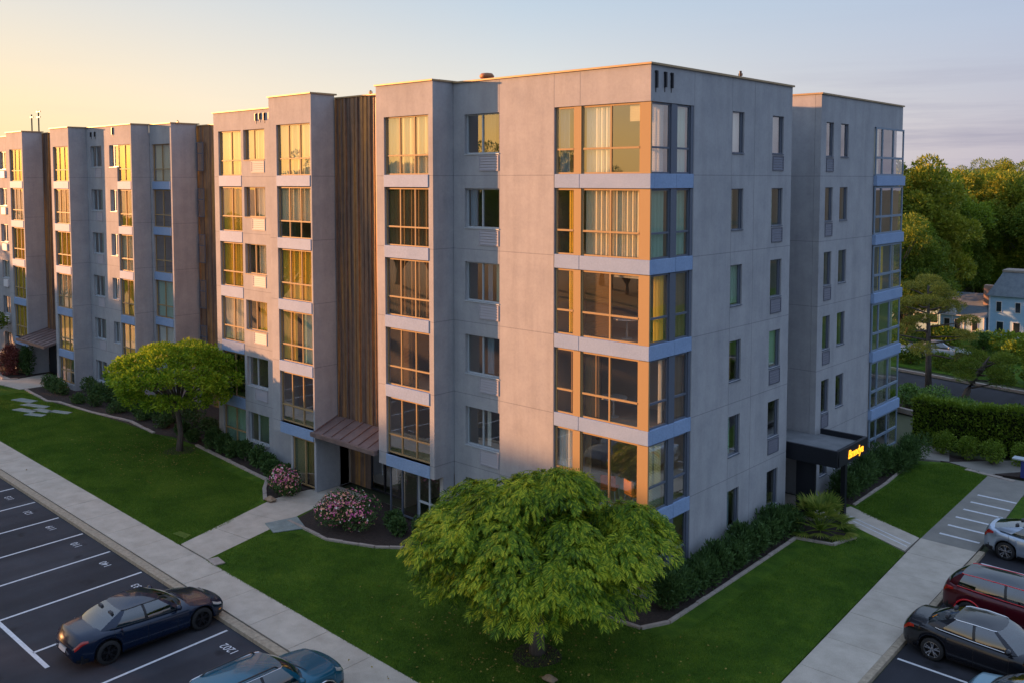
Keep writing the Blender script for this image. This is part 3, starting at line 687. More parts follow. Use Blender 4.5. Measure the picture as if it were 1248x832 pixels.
# interiors of wing
mb = MB()
for i in range(5):
    zt_ = BOT[i]+WZ-.1; mb.box(-75, -57.8, 2.0, 9, zt_-.3, zt_); mb.box(-57.5, -54.9, .45, 9, zt_-.3, zt_-.002); mb.box(-49.3, -46.85, .45, 9, zt_-.3, zt_-.002)
    mb.box(-46.5, -40.35, 1.7, 9, zt_-.3, zt_); mb.box(-40.6, -37.5, 2.85, 9, zt_-.3, zt_-.002)
mb.build('floor_slab', M['interior'], B)
mb = MB(); mb.box(-75, -27.7, 6.5, 6.65, .02, 17.2)
for x in (-57.6, -54.9, -49.5, -46.7, -44, -42.2, -40.4, -37.4): mb.box(x, x+.1, 4.5 if x in (-40.4, -37.4) else 2.0, 6.5, .02, 17.2)
mb.build('interior_wall', M['interior'], B)
mb = MB(); mb.box(-75, -57.8, 2.0, 11, 17.2, 17.35); mb.box(-57.7, -27.7, 4.6, 11, 17.2, 17.35); mb.box(-46.5, -40.35, 1.7, 4.6, 17.2, 17.35); mb.build('roof', M['walk'], B)
mb = MB(); mb.box(-95, -27.7, 11, 11.3, 0, wzr); mb.build('wall', M['stucco'], B)
# far end of wing beyond bay A
FF = Face('S', 1.6); ops = []; us = [-59.9, -63.5, -67.5, -72, -78]
for i in range(6):
    for u in us: ops.append((u, u+1.5, HEAD[i]+WZ-1.42, HEAD[i]+WZ))
wall('wall', FF, -95, -57.76, 0, wzr-.1, ops)
for i in range(6):
    for u in us:
        z1 = HEAD[i]+WZ; window(FF, u, u+1.5, z1-1.42, z1, cols=(u+.75,), rec=.14, frame='lframe', curs=autoc(u, u+1.5, i, 1))
        mb = MB(); F_ = FF; F_.box(mb, u+.5, u+1.4, 0, .12, z1-2.1, z1-1.55); mb.build('ac_unit', M['white'], B)
parapet_cap(FF, -95, -57.8, wzr-.1)

# vertical panel joints (grooves shown as thin sealant beads) on the two main faces
mb = MB()
for u in (-6.86, -4.16): FS.box(mb, u-.01, u+.01, 0, .003, .1, 18.1 if u < -4.2 else 18.1)
FS.box(mb, -2.98, -2.96, 0, .003, 16.95, 18.1)
for u in (5.44, 7.2): FE.box(mb, u-.008, u+.008, 0, .003, .1, 18.1)
FE.box(mb, 2.74, 2.755, 0, .003, .1, 18.1)
mb.build('panel_joint', plain('joint_sealant', (.22, .22, .23), .8), B)

# --- flat black entrance canopy with glowing sign
mb = MB(); mb.box(-1.5, 2.1, 10.75, 13.44, 2.55, 2.95); mb.box(-1.5, 2.1, 10.72, 10.86, 2.5, 3.2); mb.box(1.98, 2.12, 10.86, 13.85, 2.5, 3.2); mb.box(.02, 1.98, 13.72, 13.86, 2.5, 3.2); mb.box(.02, 1.98, 13.44, 13.73, 2.56, 2.94)
fc = mb.build('flat_canopy', M['black'], B, bevel=.01)
mb = MB(); mb.box(-1.4, 1.97, 10.87, 13.4, 2.952, 2.975); mb.box(.03, 1.97, 13.4, 13.71, 2.952, 2.972); mb.build('canopy_roofing', varied('roof_membrane', (.14, .15, .16), (.24, .25, .26), 1.6, .6, .2), fc)
ms, t, b = newmat('sign_glow'); b.inputs['Base Color'].default_value = (.9, .4, .02, 1); b.inputs['Emission Color'].default_value = (1, .36, .015, 1); b.inputs['Emission Strength'].default_value = .8
RX = Matrix(((0, 0, 1, 2.128), (1, 0, 0, 12.55), (0, 1, 0, 2.68), (0, 0, 0, 1)))
text_obj('sign_lettering', 'Bmndya', .50, ms, RX, fc, extrude=.008, shear=.2, offset=.004)
mb = MB(); mb.box(.1, .3, 11.2, 12.75, 0, 2.5); mb.box(.3, .95, 11.2, 11.32, 0, 2.5); mb.build('portal_wall', M['black'], B)
mb = MB(); mb.box(1.55, 1.75, 12.4, 12.6, 0, 2.5); mb.build('canopy_column', M['black'], B)
FP = Face('E', -1.5); window(FP, 10.75, 13.3, .02, 2.5, cols=(12,), rec=0, fw=.08, frame='black', name='entrance_door', sill=False)
mb = MB(); mb.box(-5.9, -5.7, 10.42, 13.48, 0, 2.9); mb.build('interior_wall', M['interior'], B)
# slim wall fixtures near the roof
def fixtures(F, us, z):
    for u, l in us:
        mb = MB(); F.box(mb, u-.035, u+.035, .0, .09, z-l, z); F.box(mb, u-.06, u+.06, .0, .06, z-.06, z+.02); F.box(mb, u-.008, u+.008, .0, .02, z-l-.15, z-l)
        mb.build('wall_fixture', M['black'], B)
fixtures(FE, ((.28, .55), (.82, .5), (1.22, .5)), 17.92)
fixtures(FS, ((-23.55, .35), (-23.2, .3), (-22.8, .35), (-22.35, .3)), 17.62)
fixtures(FDp, ((-45.8, .3), (-45.2, .3)), 17.5); fixtures(FDp, ((-42.6, .45),), 17.7)

# rooftop things
def roof_vent(loc, label):
    e = empty('roof_vent', loc); tag(e, label, 'roof vent')
    mb = MB(); mb.lathe([(0, 0), (.12, 0), (.12, .35), (.0, .35)], seg=12); mb.build('pipe', M['cmetal'], e)
    mb = MB(); mb.lathe([(.0, .33), (.26, .33), (.3, .42), (.22, .52), (0, .55)], seg=14); mb.build('cowl', plain('rust_metal', (.32, .13, .06), .6, .3), e, smooth=True)
roof_vent((-8.0, .5, 17.6+.35), 'small rusty roof vent on the roof edge above the shaded window column')
def mast(loc, h, label, arms):
    e = empty('roof_antenna', loc); tag(e, label, 'antenna')
    mb = MB(); mb.tube([(0, 0, 0), (0, 0, h)], .05, 6); mb.build('mast', M['black'], e)
    for z, w in arms:
        mb = MB(); mb.box(-w, w, -.03, .03, z-.05, z+.05); mb.build('arm', M['black'], e)
mast((-56.2, 1.5, 17.5), 1.7, 'left of the two dark antenna masts on the far roof', [(1.5, .25)])
mast((-54.9, 1.5, 17.5), 1.95, 'right and taller of the two dark antenna masts on the far roof', [(1.85, .35), (1.45, .3)])
mast((-39.0, 4.0, 17.3), .85, 'short antenna on the roof behind the second glazed bay', [(.75, .12)])
mast((-17.0, 2, 17.6), .9, 'thin antenna on the roof behind the ribbed metal recess', [(.8, .1)])
mast((-1.2, 8.2, 17.6), 1.1, 'thin antenna on the roof above the right facade', [(.95, .08)])

# --- furniture seen in the fifth storey down corner room
def chair(name, loc, rz, mat, label):
    e = empty(name, loc, rz); tag(e, label, 'chair')
    mb = MB(); mb.box(-.28, .28, -.28, .28, .4, .48); mb.build('seat', mat, e, bevel=.02)
    mb = MB(); mb.box(-.28, .28, .24, .3, .5, .95); mb.build('backrest', mat, e, bevel=.02)
    for sx in (-1, 1):
        for sy in (-1, 1):
            mb = MB(); mb.tube([(sx*.24, sy*.24, .4), (sx*.27, sy*.27, 0)], .02, 6); mb.build('leg', M['lframe'], e)
zfl = BOT[4]-.1
chair('lounge_chair', (-2.1, .75, zfl), R(200), plain('red_fabric', (.45, .09, .04), .8), 'dark red chair behind the left pane of the lowest wide corner window')
chair('lounge_chair', (-1.05, .8, zfl), R(160), plain('orange_fabric', (.65, .25, .05), .8), 'orange chair behind the right pane of the lowest wide corner window')
def round_table(loc, label):
    e = empty('side_table', loc); tag(e, label, 'table')
    mb = MB(); mb.lathe([(0, .7), (.5, .7), (.5, .74), (0, .74)], seg=20); mb.build('table_top', M['white'], e)
    mb = MB(); mb.lathe([(.2, 0), (.2, .03), (.04, .05), (.04, .7)], seg=12); mb.build('leg', M['lframe'], e)
round_table((-2.3, 1.2, BOT[3]-.1), 'white round table in the corner room behind the fourth storey wide window')
round_table((-1.8, 1.3, BOT[2]-.1), 'white round table in the corner room behind the third storey wide window')

# ------------------------------------------------------------------ vegetation
rs = np.random.RandomState(11)
def leaf_mat(name, c0, c1, c2=None, tr=.3, scale=.8):
    m, t, b = newmat(name)
    g = t.nodes.new('ShaderNodeNewGeometry'); n = noise(t, scale, 4, .6)
    a = t.nodes.new('ShaderNodeMath'); a.operation = 'ADD'; t.links.new(n.outputs['Fac'], a.inputs[0])
    s = t.nodes.new('ShaderNodeMath'); s.operation = 'MULTIPLY'; s.inputs[1].default_value = .45; t.links.new(g.outputs['Random Per Island'], s.inputs[0])
    t.links.new(s.outputs[0], a.inputs[1])
    r = ramp(t, a.outputs[0], [(.45, c0), (.9, c1)] if not c2 else [(.4, c0), (.68, c1), (.98, c2)])
    b.inputs['Roughness'].default_value = .6; b.inputs['Specular IOR Level'].default_value = .25
    t.links.new(r.outputs[0], b.inputs['Base Color'])
    tl = t.nodes.new('ShaderNodeBsdfTranslucent'); t.links.new(r.outputs[0], tl.inputs[0])
    ms = t.nodes.new('ShaderNodeMixShader'); ms.inputs[0].default_value = tr
    t.links.new(b.outputs[0], ms.inputs[1]); t.links.new(tl.outputs[0], ms.inputs[2])
    t.links.new(ms.outputs[0], t.nodes['Material Output'].inputs[0]); return m
M['bark'] = varied('tree_bark', (.07, .055, .045), (.16, .13, .11), 3, .95, .8, 25, stretch=(3, 3, .4), bdist=.03)
M['leaf_front'] = leaf_mat('weeping_leaf', (.026, .07, .008), (.13, .24, .012), (.48, .52, .03), .4, .9)
M['leaf_round'] = leaf_mat('round_tree_leaf', (.06, .14, .008), (.17, .30, .014), (.36, .45, .03), .4, .7)
M['leaf_bush'] = leaf_mat('bush_leaf', (.022, .055, .014), (.055, .11, .028), (.09, .16, .04), .2, 1.2)
M['leaf_hedge'] = leaf_mat('hedge_leaf', (.05, .10, .010), (.12, .20, .015), (.19, .26, .025), .25, 1.0)
M['leaf_dark'] = leaf_mat('dark_tree_leaf', (.05, .095, .012), (.12, .19, .018), (.22, .26, .025), .25, .15)
M['leaf_mid'] = leaf_mat('mid_tree_leaf', (.09, .16, .015), (.19, .28, .02), (.31, .36, .03), .3, .15)
M['leaf_yellow'] = leaf_mat('yellow_tree_leaf', (.11, .15, .015), (.22, .26, .022), (.36, .34, .035), .3, .15)
M['leaf_teal'] = leaf_mat('blue_green_leaf', (.06, .13, .035), (.13, .24, .05), (.2, .31, .06), .25, .15)
M['leaf_red'] = leaf_mat('reddish_leaf', (.05, .02, .012), (.14, .035, .03), (.30, .10, .08), .25, 1.5)
M['leaf_pine'] = leaf_mat('pine_needles', (.08, .10, .02), (.22, .23, .035), (.46, .40, .06), .25, .5)
M['leaf_palm'] = leaf_mat('fan_leaf', (.08, .14, .02), (.17, .24, .035), (.32, .34, .06), .35, 1.5)

def unit(a): return a / np.maximum(np.linalg.norm(a, axis=-1, keepdims=True), 1e-9)
def leaf_quads(C, Dr, L, Wd, droop=.0):
    """leaves: C (n,3) bases, Dr (n,3) directions, L,Wd lengths; rhombic quads"""
    n = len(C); Dr = unit(Dr); rv = unit(rs.normal(size=(n, 3))); Sd = unit(np.cross(Dr, rv))
    L = np.broadcast_to(L, (n,))[:, None]; Wd = np.broadcast_to(Wd, (n,))[:, None]
    mid = C + Dr*L*.5; tip = C + Dr*L + np.array([0, 0, -1])*L*droop
    return np.stack([C, mid + Sd*Wd*.5, tip, mid - Sd*Wd*.5], 1).reshape(-1, 3)
def blob_pts(n, c, r, shell=.55, lower=-1.0):
    d = unit(rs.normal(size=(int(n*1.6)+8, 3))); d = d[d[:, 2] > lower][:n]
    k = (shell + (1-shell)*rs.rand(len(d), 1)**.6)
    return c + d*k*np.asarray(r), d
def crown_mesh(name, blobs, per, lsize, mat, parent, lower=-.6, up=.3, w=.5):
    out = []
    for (c, r) in blobs:
        p, d = blob_pts(per, np.array(c), r, .6, lower)
        dr = d + rs.normal(size=d.shape)*.7 + np.array([0, 0, up])
        out.append(leaf_quads(p, dr, lsize*(.6+.8*rs.rand(len(p))), lsize*w*(.7+.6*rs.rand(len(p)))))
    return npmesh(name, np.concatenate(out), 4, mat, parent)

def make_tree(kind_name, label, loc, rx, ry, h, hb, mat, nb=26, per=420, ls=.28, group=None, seed=0, trunk_r=.22, cat='tree'):
    """broad-leaf tree: trunk with limbs, crown of many leaf clumps"""
    e = empty(kind_name, loc); tag(e, label, cat, group)
    rr = random.Random(seed); cz = (h+hb)/2; rz = (h-hb)/2; mb = MB()
    mb.tube([(0, 0, -.1), (.05, 0, hb*.5), (-.05, .05, hb), (0, 0, cz)], [trunk_r*1.3, trunk_r, trunk_r*.8, trunk_r*.45], 9)
    blobs = []
    for i in range(nb):
        a = rr.uniform(0, 2*math.pi); u = rr.uniform(-.55, 1) ; q = math.sqrt(max(0, 1-u*u)); k = rr.uniform(.55, .86) if nb < 40 else rr.uniform(.45, .98)
        c = (rx*q*k*math.cos(a), ry*q*k*math.sin(a), cz+rz*u*k)
        s = rr.uniform(.26, .42)*(1 if nb < 40 else .68); k = k if nb < 40 else k; blobs.append((c, (rx*s, ry*s, rz*s*.85)))
        if i % 2 == 0: mb.tube([(0, 0, hb*.8), (c[0]*.4, c[1]*.4, hb+(c[2]-hb)*.55), c], [trunk_r*.5, trunk_r*.3, .02], 6)
    mb.build('trunk', M['bark'], e, smooth=True)
    crown_mesh('crown', blobs, per, ls, mat, e)
    return e

# front weeping tree -----------------------------------------------------
def weeping_tree():
    e = empty('weeping_tree', (-.45, -5.2, 0)); tag(e, 'large weeping broad-crowned tree in front of the glazed building corner', 'tree')
    mb = MB(); mb.tube([(0, 0, -.1), (.03, -.02, .8), (-.08, .03, 1.8), (.05, 0, 2.8), (0, 0, 4.2)], [.27, .2, .18, .15, .06], 10)
    tips = []; rr = random.Random(5)
    def dome(r_, a): return 4.98 - 1.35*(r_/3.1)**3
    ox, oy = .12, .1
    for ring, n, r_ in ((0, 2, .3), (1, 6, 1.0), (2, 10, 1.7), (3, 15, 2.35), (4, 18, 2.85)):
        for k in range(n):
            a = 2*math.pi*(k + rr.uniform(-.42, .42))/n + ring*1.3; q = r_ + rr.uniform(-.35, .3)
            z = dome(q, a) + rr.uniform(-.55, .38) + .22*math.sin(3*a+1)
            if rr.random() < .1: continue
            z += -.05*math.exp(-((q*math.cos(a)-.3)**2+(q*math.sin(a)+.2)**2)/1.2) + .25*math.sin(2*a+.6)*(q/3.2)
            tips.append((ox+q*math.cos(a), oy+q*math.sin(a), z, a))
    for k in range(20):   # lower skirt
        a = 2*math.pi*(k+rr.uniform(-.4, .4))/20; q = rr.uniform(1.9, 2.75); tips.append((ox+q*math.cos(a), oy+q*math.sin(a), rr.uniform(2.85, 3.4), a))
    for i, (x, y, z, a) in enumerate(tips):
        if i % 2 == 0: mb.tube([(0, 0, 2.3), (x*.4, y*.4, 2.9+(z-3)*.6), (x*.8, y*.8, z-.2), (x, y, z-.1)], [.075, .05, .03, .012], 6)
    mb.build('trunk', M['bark'], e, smooth=True)
    V = []
    for (x, y, z, a) in tips:
        sc = rr.uniform(.75, 1.15); nfr = int(230*sc)
        for j in range(nfr):
            # each frond leaves the branch, arches out and hangs
            b_ = rs.uniform(0, 2*math.pi); o = np.array([math.cos(b_), math.sin(b_)]); q_ = rs.uniform(0, 1)**.6
            ra_ = np.array([math.cos(a), math.sin(a)]); out_d = ra_*.35 + o*.9; rad = .78*sc*q_*(1 + .35*float(o @ ra_))
            p0 = np.array([x, y, z]) + np.append(o*rad,   .24 - .66*q_*q_*sc + rs.uniform(-.16, .05))
            Lf = rs.uniform(.22, .42)*sc; npair = 5
            d0 = np.array([out_d[0], out_d[1], .35 - .4*q_]); d1 = np.array([out_d[0]*.6, out_d[1]*.6, -.6]); pts = [p0]
            d0 /= np.linalg.norm(d0); d1 /= np.linalg.norm(d1)
            for q in range(npair):
                t_ = q/(npair-1); dd = d0*(1-t_) + d1*t_; dd /= np.linalg.norm(dd); pts.append(pts[-1] + dd*Lf/npair)
            pts = np.array(pts); tan = unit(np.diff(pts, axis=0)); sd_ = unit(np.cross(tan, np.array([0, 0, 1.]) + rs.normal(size=3)*.35))
            base = pts[1:]; ll = Lf*.55*np.sin(np.linspace(.9, 2.3, npair))[:, None]
            for sg in (-1, 1):
                dr = unit(sd_*sg*.8 + tan*.75 + np.array([0, 0, -.35]))
                wv = unit(np.cross(dr, np.cross(tan, sd_)))*.022
                V.append(np.stack([base, base + dr*ll*.45 + wv, base + dr*ll, base + dr*ll*.45 - wv], 1).reshape(-1, 3))
    # shaded inner twigs fill the crown's volume
    n_ = 9000; aa = rs.rand(n_)*6.28; qq = 2.4*rs.rand(n_)**.5; zz = 4.4 - 2.0*(qq/3.6)**2.4 - rs.rand(n_)*1.2 - .15
    C_ = np.stack([qq*np.cos(aa), qq*np.sin(aa), np.maximum(zz, 2.7)], 1)
    V.append(leaf_quads(C_, rs.normal(size=(n_, 3)) + np.array([0, 0, -.8]), .26, .07))
    npmesh('crown', np.concatenate(V), 4, M['leaf_front'], e)
    return e
weeping_tree()
# mulch ring below it
def disc(name, c, r, z, mat):
    poly = [(c[0]+r*(1+.08*math.sin(3*a))*math.cos(a), c[1]+r*math.sin(a)) for a in [2*math.pi*i/20 for i in range(20)]]
    return sheet(name, poly, z, mat)
disc('mulch_bed', (-.35, -5.35), .75, .0, M['mulch']); disc('mulch_bed', (-28.3, -2.0), .8, .0, M['mulch'])

# umbrella tree on the west lawn -----------------------------------------
def umbrella_tree():
    e = empty('umbrella_tree', (-28.3, -2.0, 0)); tag(e, 'round flat-topped bright green tree on the lawn by the left wing', 'tree')
    mb = MB(); mb.tube([(0, 0, -.1), (.1, .05, 1), (0, -.05, 2.2), (.05, 0, 3)], [.2, .14, .13, .1], 9); blobs = []; rr = random.Random(3)
    for ring, n, r_ in ((0, 3, .5), (1, 9, 1.4), (2, 15, 2.3), (3, 20, 3.0), (4, 15, 2.5)):
        for k in range(n):
            a = 2*math.pi*(k+rr.uniform(-.3, .3))/n + ring; q = r_+rr.uniform(-.25, .25)
            z = 5.35 - 1.6*(q/3.5)**2.2 + rr.uniform(-.2, .2) if ring < 4 else rr.uniform(2.9, 3.4)
            blobs.append(((q*math.cos(a), q*math.sin(a), z), (.68, .68, .42)))
            if k % 2: mb.tube([(0, 0, 2.3), (q*.5*math.cos(a), q*.5*math.sin(a), 2.5+(z-2.5)*.6), (q*math.cos(a), q*math.sin(a), z)], [.07, .045, .012], 6)
    mb.build('trunk', M['bark'], e, smooth=True)
    crown_mesh('crown', blobs, 620, .15, M['leaf_round'], e, lower=-.7, up=.15)
umbrella_tree()

# planting beds ------------------------------------------------------------
sheet('mulch_bed', [(-57, -1.0), (-54.2, -1.7), (-53.6, 1.3), (-57, 1.5)], -.002, M['mulch'], .1)
sheet('mulch_bed', [(-49.8, -1.9), (-45.0, -2.25), (-40, -1.6), (-32.5, -1.3), (-31, -.9), (-28, -.9), (-24.5, -1.2), (-20.6, -1.55), (-18.3, -3.3), (-18.0, -1.1), (-17.4, 0), (-18, 4.3), (-49.4, 4.3)], -.001, M['mulch'], .1)
sheet('mulch_bed', [(-15.2, -3.9), (-12.4, -4.1), (-10.4, -3.3), (-8.6, -1.9), (-4, -2.0), (0, -1.9), (1.0, -1.8), (1.45, -.9), (1.4, 5), (1.3, 9.0), (0, 9.4), (-.2, -.1), (-14.9, .2), (-15.8, -2.1)], .0, M['mulch'], .1)
sheet('mulch_bed', [(1.35, 8.7), (2.75, 8.95), (3.05, 10.3), (1.5, 11.2), (.4, 10.6), (.3, 9)], .003, M['mulch'], .1)
sheet('mulch_bed', [(0, 13.9), (1.6, 13.9), (1.5, 18), (1.2, 22), (.7, 24), (-.2, 24)], .003, M['mulch'], .1)
sheet('mulch_bed', [(-1, 24.3), (7.5, 25.6), (8.5, 24.0), (5.0, 22.9), (2.0, 23.4)], .0, M['mulch'], .1)
def edging(pts, w=.13, h=.07):
    mb = MB()
    for p, q in zip(pts[:-1], pts[1:]):
        p = Vector(p); q = Vector(q); L = (q-p).length; k = max(1, int(L/.55)); d = (q-p).normalized(); n = Vector((-d.y, d.x))*w/2
        for i in range(k):
            a = p+d*(L*i/k+.01); b_ = p+d*(L*(i+1)/k-.01); j = rnd.uniform(-.015, .015)
            mb.prism([tuple(a-n), tuple(b_-n), tuple(b_+n), tuple(a+n)], -.05, h+j)
    tag(mb.build('bed_edging', M['edge'], bevel=.012), kind='structure')
edging([(-49.8, -1.9), (-45.0, -2.3), (-44.2, -1.9), (-40, -1.62), (-36, -1.0), (-32.5, -1.3)], .18); edging([(-28.5, -.9), (-24.5, -1.25), (-20.6, -1.6), (-19.6, -2.4), (-18.3, -3.2)], .18)
edging([(-15.3, -4.0), (-12.4, -4.16), (-10.4, -3.36), (-8.6, -1.95), (-4, -2.05), (0, -1.95), (1.05, -1.85), (1.5, -.9), (1.42, 5), (1.35, 8.6), (2.75, 8.9), (3.1, 10.3)], .13)
edging([(1.55, 13.9), (1.5, 18), (1.2, 22)], .12); edging([(-57, -1.1), (-54.2, -1.75), (-53.6, -1.0)], .16); edging([(3.6, 22.7), (5.9, 22.3)], .3, .03)

def shrub(name, label, loc, rx, ry, h, mat, group, n=900, ls=.12, k=7, seed=None, spiky=False, cat='shrub'):
    e = empty(name, loc); tag(e, label, cat, group); blobs = []
    for i in range(k):
        a = rnd.uniform(0, 6.28); q = rnd.uniform(.1, .55)
        blobs.append(((rx*q*math.cos(a), ry*q*math.sin(a), h*rnd.uniform(.35, .62)), (rx*rnd.uniform(.4, .55), ry*rnd.uniform(.4, .55), h*rnd.uniform(.33, .45))))
    crown_mesh('foliage', blobs, n//k, ls, mat, e, lower=-1, up=.9 if spiky else .2, w=.28 if spiky else .55)
    mb = MB()
    for i in range(4):
        a = i*1.6; mb.tube([(0, 0, -.02), (rx*.3*math.cos(a), ry*.3*math.sin(a), h*.5)], [.03, .012], 5)
    mb.build('stem', M['bark'], e); return e
ordw = ['first', 'second', 'third', 'fourth', 'fifth', 'sixth', 'seventh', 'eighth', 'ninth', 'tenth', 'eleventh', 'twelfth', 'thirteenth', 'fourteenth', 'fifteenth', 'sixteenth', 'seventeenth', 'eighteenth', 'nineteenth', 'twentieth']
G1 = 'feathery shrubs along the shaded right facade'
for i in range(11):
    y = -.1 + i*.9
    shrub('feathery_shrub', f'{ordw[i]} feathery dark shrub from the front corner along the shaded right facade', (.76+rnd.uniform(-.08, .08), y, 0), .78, .68, 1.25+rnd.uniform(-.15, .25), M['leaf_bush'], G1, 2400, .17, 9, spiky=True)
for i in range(8):
    y = 14.5 + i*1.1
    shrub('feathery_shrub', f'{ordw[i]} feathery shrub past the black canopy along the right block', (.85+rnd.uniform(-.1, .1)+ (.5 if i > 4 else 0), y, 0), .85, .75, 1.35+rnd.uniform(-.15, .4), M['leaf_bush'], 'feathery shrubs beyond the black canopy', 2200, .17, 9, spiky=True)
xs = [-48.9, -48.0, -47.1, -46.2]
for i, x in enumerate(xs): shrub('clipped_shrub', f'{ordw[i]} from the left of the low clipped shrubs in front of the far full-height bay', (x, -.75-.05*i, 0), .62, .6, 1.0, M['leaf_bush'], 'low shrubs by the far full-height bay', 1100, .11)
xs = [-44.6, -43.4, -42.3, -41.2, -39.9, -38.6, -37.4, -36.2, -35.0, -33.9]
for i, x in enumerate(xs): shrub('garden_shrub', f'{ordw[i]} from the left of the dark shrubs along the left wing behind the round tree', (x, .25+rnd.uniform(-.3, .3), 0), .75, .7, 1.2+rnd.uniform(-.2, .25), M['leaf_bush'], 'dark shrubs along the left wing', 1200, .13)
for i, (x, y, r_, h) in enumerate([(-43.0, -1.1, .6, .7), (-41.3, -.9, .6, .8), (-38.6, -.6, .7, .7), (-35.9, -.3, .6, .75), (-33.2, -.4, .6, .8), (-31.8, .8, .8, 1.0), (-30.2, .9, .8, .9), (-34.3, 1.6, .8, 1.1)]):
    shrub('garden_shrub', f'{ordw[i]} of the lower front shrubs in the bed of the left wing', (x, y, 0), r_, r_, h, M['leaf_bush'], 'lower front shrubs of the left wing bed', 900, .12)
xs = [-30.9, -29.3, -27.3, -26.3, -25.2, -24.1, -22.9, -21.9, -20.9, -20.0]
for i, x in enumerate(xs): shrub('garden_shrub', f'{ordw[i]} from the left of the shrubs between the round tree and the pink flower bush', (x, -.62 - (.45 if i > 7 else 0), 0), .62, .55, [.8, .6, 1.2, 1.05, .9, 1.0, 1.1, .85, .8, .8][i], M['leaf_bush'], 'shrubs below the lower windows', 1500, .13)
for i, (x, y, h) in enumerate([(-10.6, -1.9, .8), (-9.7, -1.5, .9), (-8.9, -1.0, .8), (-11.6, -1.5, .7)]):
    shrub('garden_shrub', f'{ordw[i]} of the low dark shrubs under the dark glass beside the pink bush', (x, y, 0), .5, .5, h, M['leaf_bush'], 'low dark shrubs by the ground floor glass', 900, .12)
for i, (x, y, r_) in enumerate([(-6.5, -1.0, .7), (-4.8, -.95, .8), (-2.9, -1.0, .8), (-1.1, -1.0, .7)]):
    shrub('garden_shrub', f'{ordw[i]} of the shrubs at the wall hidden behind the large weeping tree', (x, y, 0), r_, .6, 1.0, M['leaf_bush'], 'shrubs behind the weeping tree', 700, .13)
# flowering bushes
def flower_bush(loc, rx, h, label, seed):
    e = empty('flowering_bush', loc); tag(e, label, 'bush', 'pink flowering bushes by the entrance path'); blobs = []
    for i in range(12):
        a = rnd.uniform(0, 6.28); q = rnd.uniform(.1, .6)
        blobs.append(((rx*q*math.cos(a), rx*q*math.sin(a), h*rnd.uniform(.35, .68)), (rx*.42, rx*.42, h*.34)))
    crown_mesh('foliage', blobs, 420, .10, M['leaf_bush'], e, lower=-1)
    cols = [('pink_petal', (.72, .22, .32)), ('peach_petal', (.75, .36, .22)), ('white_petal', (.75, .66, .6)), ('magenta_petal', (.5, .07, .25))]
    for ci, (nm, c) in enumerate(cols):
        V = []
        for k in range([200, 150, 70, 110][ci]):
            b_ = blobs[rnd.randrange(12)]; d = unit(rs.normal(size=3) + np.array([.5, -.6, .9])); p = np.array(b_[0]) + d*np.array(b_[1])*1.03; r_ = rs.uniform(.028, .055)
            for q in range(5):
                t1 = unit(np.cross(d, rs.normal(size=3))); t2 = np.cross(d, t1)
                a = q*1.2566; dr = t1*math.cos(a)+t2*math.sin(a); sd_ = np.cross(d, dr)
                V.append(np.stack([p, p+dr*r_*.6+sd_*r_*.5+d*.01, p+dr*r_*1.2+d*.02, p+dr*r_*.6-sd_*r_*.5+d*.01]))
        mm = M.get(nm) or plain(nm, c, .7); M[nm] = mm
        tag(npmesh('flowers', np.concatenate(V), 4, mm, e), kind='stuff')
    mb = MB(); 
    for i in range(5): mb.tube([(0, 0, -.02), (rx*.4*math.cos(i*1.3), rx*.4*math.sin(i*1.3), h*.5)], [.04, .015], 5)
    mb.build('stem', M['bark'], e)
flower_bush((-18.3, -2.05, 0), 1.0, 1.35, 'smaller pink flowering bush left of the entrance path', 1)
flower_bush((-12.75, -2.75, 0), 1.6, 1.65, 'larger pink flowering bush right of the entrance path', 2)
# palm-like fan plant
def fan_plant(loc):
    e = empty('fan_palm', loc); e.scale = (1.15,)*3; tag(e, 'spreading low fan palm in the edged mulch square by the black canopy', 'palm'); V = []; mb = MB()
    for k in range(34):
        a = 2*math.pi*k/34 + rnd.uniform(-.1, .1); el = [.25, .6, .95, 1.25][k % 4] + rnd.uniform(-.1, .1); L = rnd.uniform(.75, 1.05)
        d = np.array([math.cos(a)*math.cos(el), math.sin(a)*math.cos(el), math.sin(el)]); p = d*L
        mb.tube([(0, 0, .05), tuple(d*L*.5+np.array([0, 0, .05])), tuple(p)], [.018, .014, .01], 5)
        sd_ = unit(np.cross(d, np.array([0, 0, 1.]))); upv = np.cross(sd_, d)
        for q in range(15):
            b_ = (q-7)/7*1.35; dr = unit(d*math.cos(b_) + sd_*math.sin(b_) + np.array([0, 0, -.18])); l = rnd.uniform(.5, .68)*(1-.25*abs(b_)/1.35)
            w_ = unit(np.cross(dr, upv))*.035; m1 = p+dr*l*.5; tip = p+dr*l+np.array([0, 0, -.1*l])
            V.append(np.stack([p-w_*.3, m1-w_, tip, m1+w_]))
    npmesh('fronds', np.concatenate(V), 4, M['leaf_palm'], e); mb.build('stem', M['leaf_hedge'], e)
fan_plant((1.75, 10.0, 0))
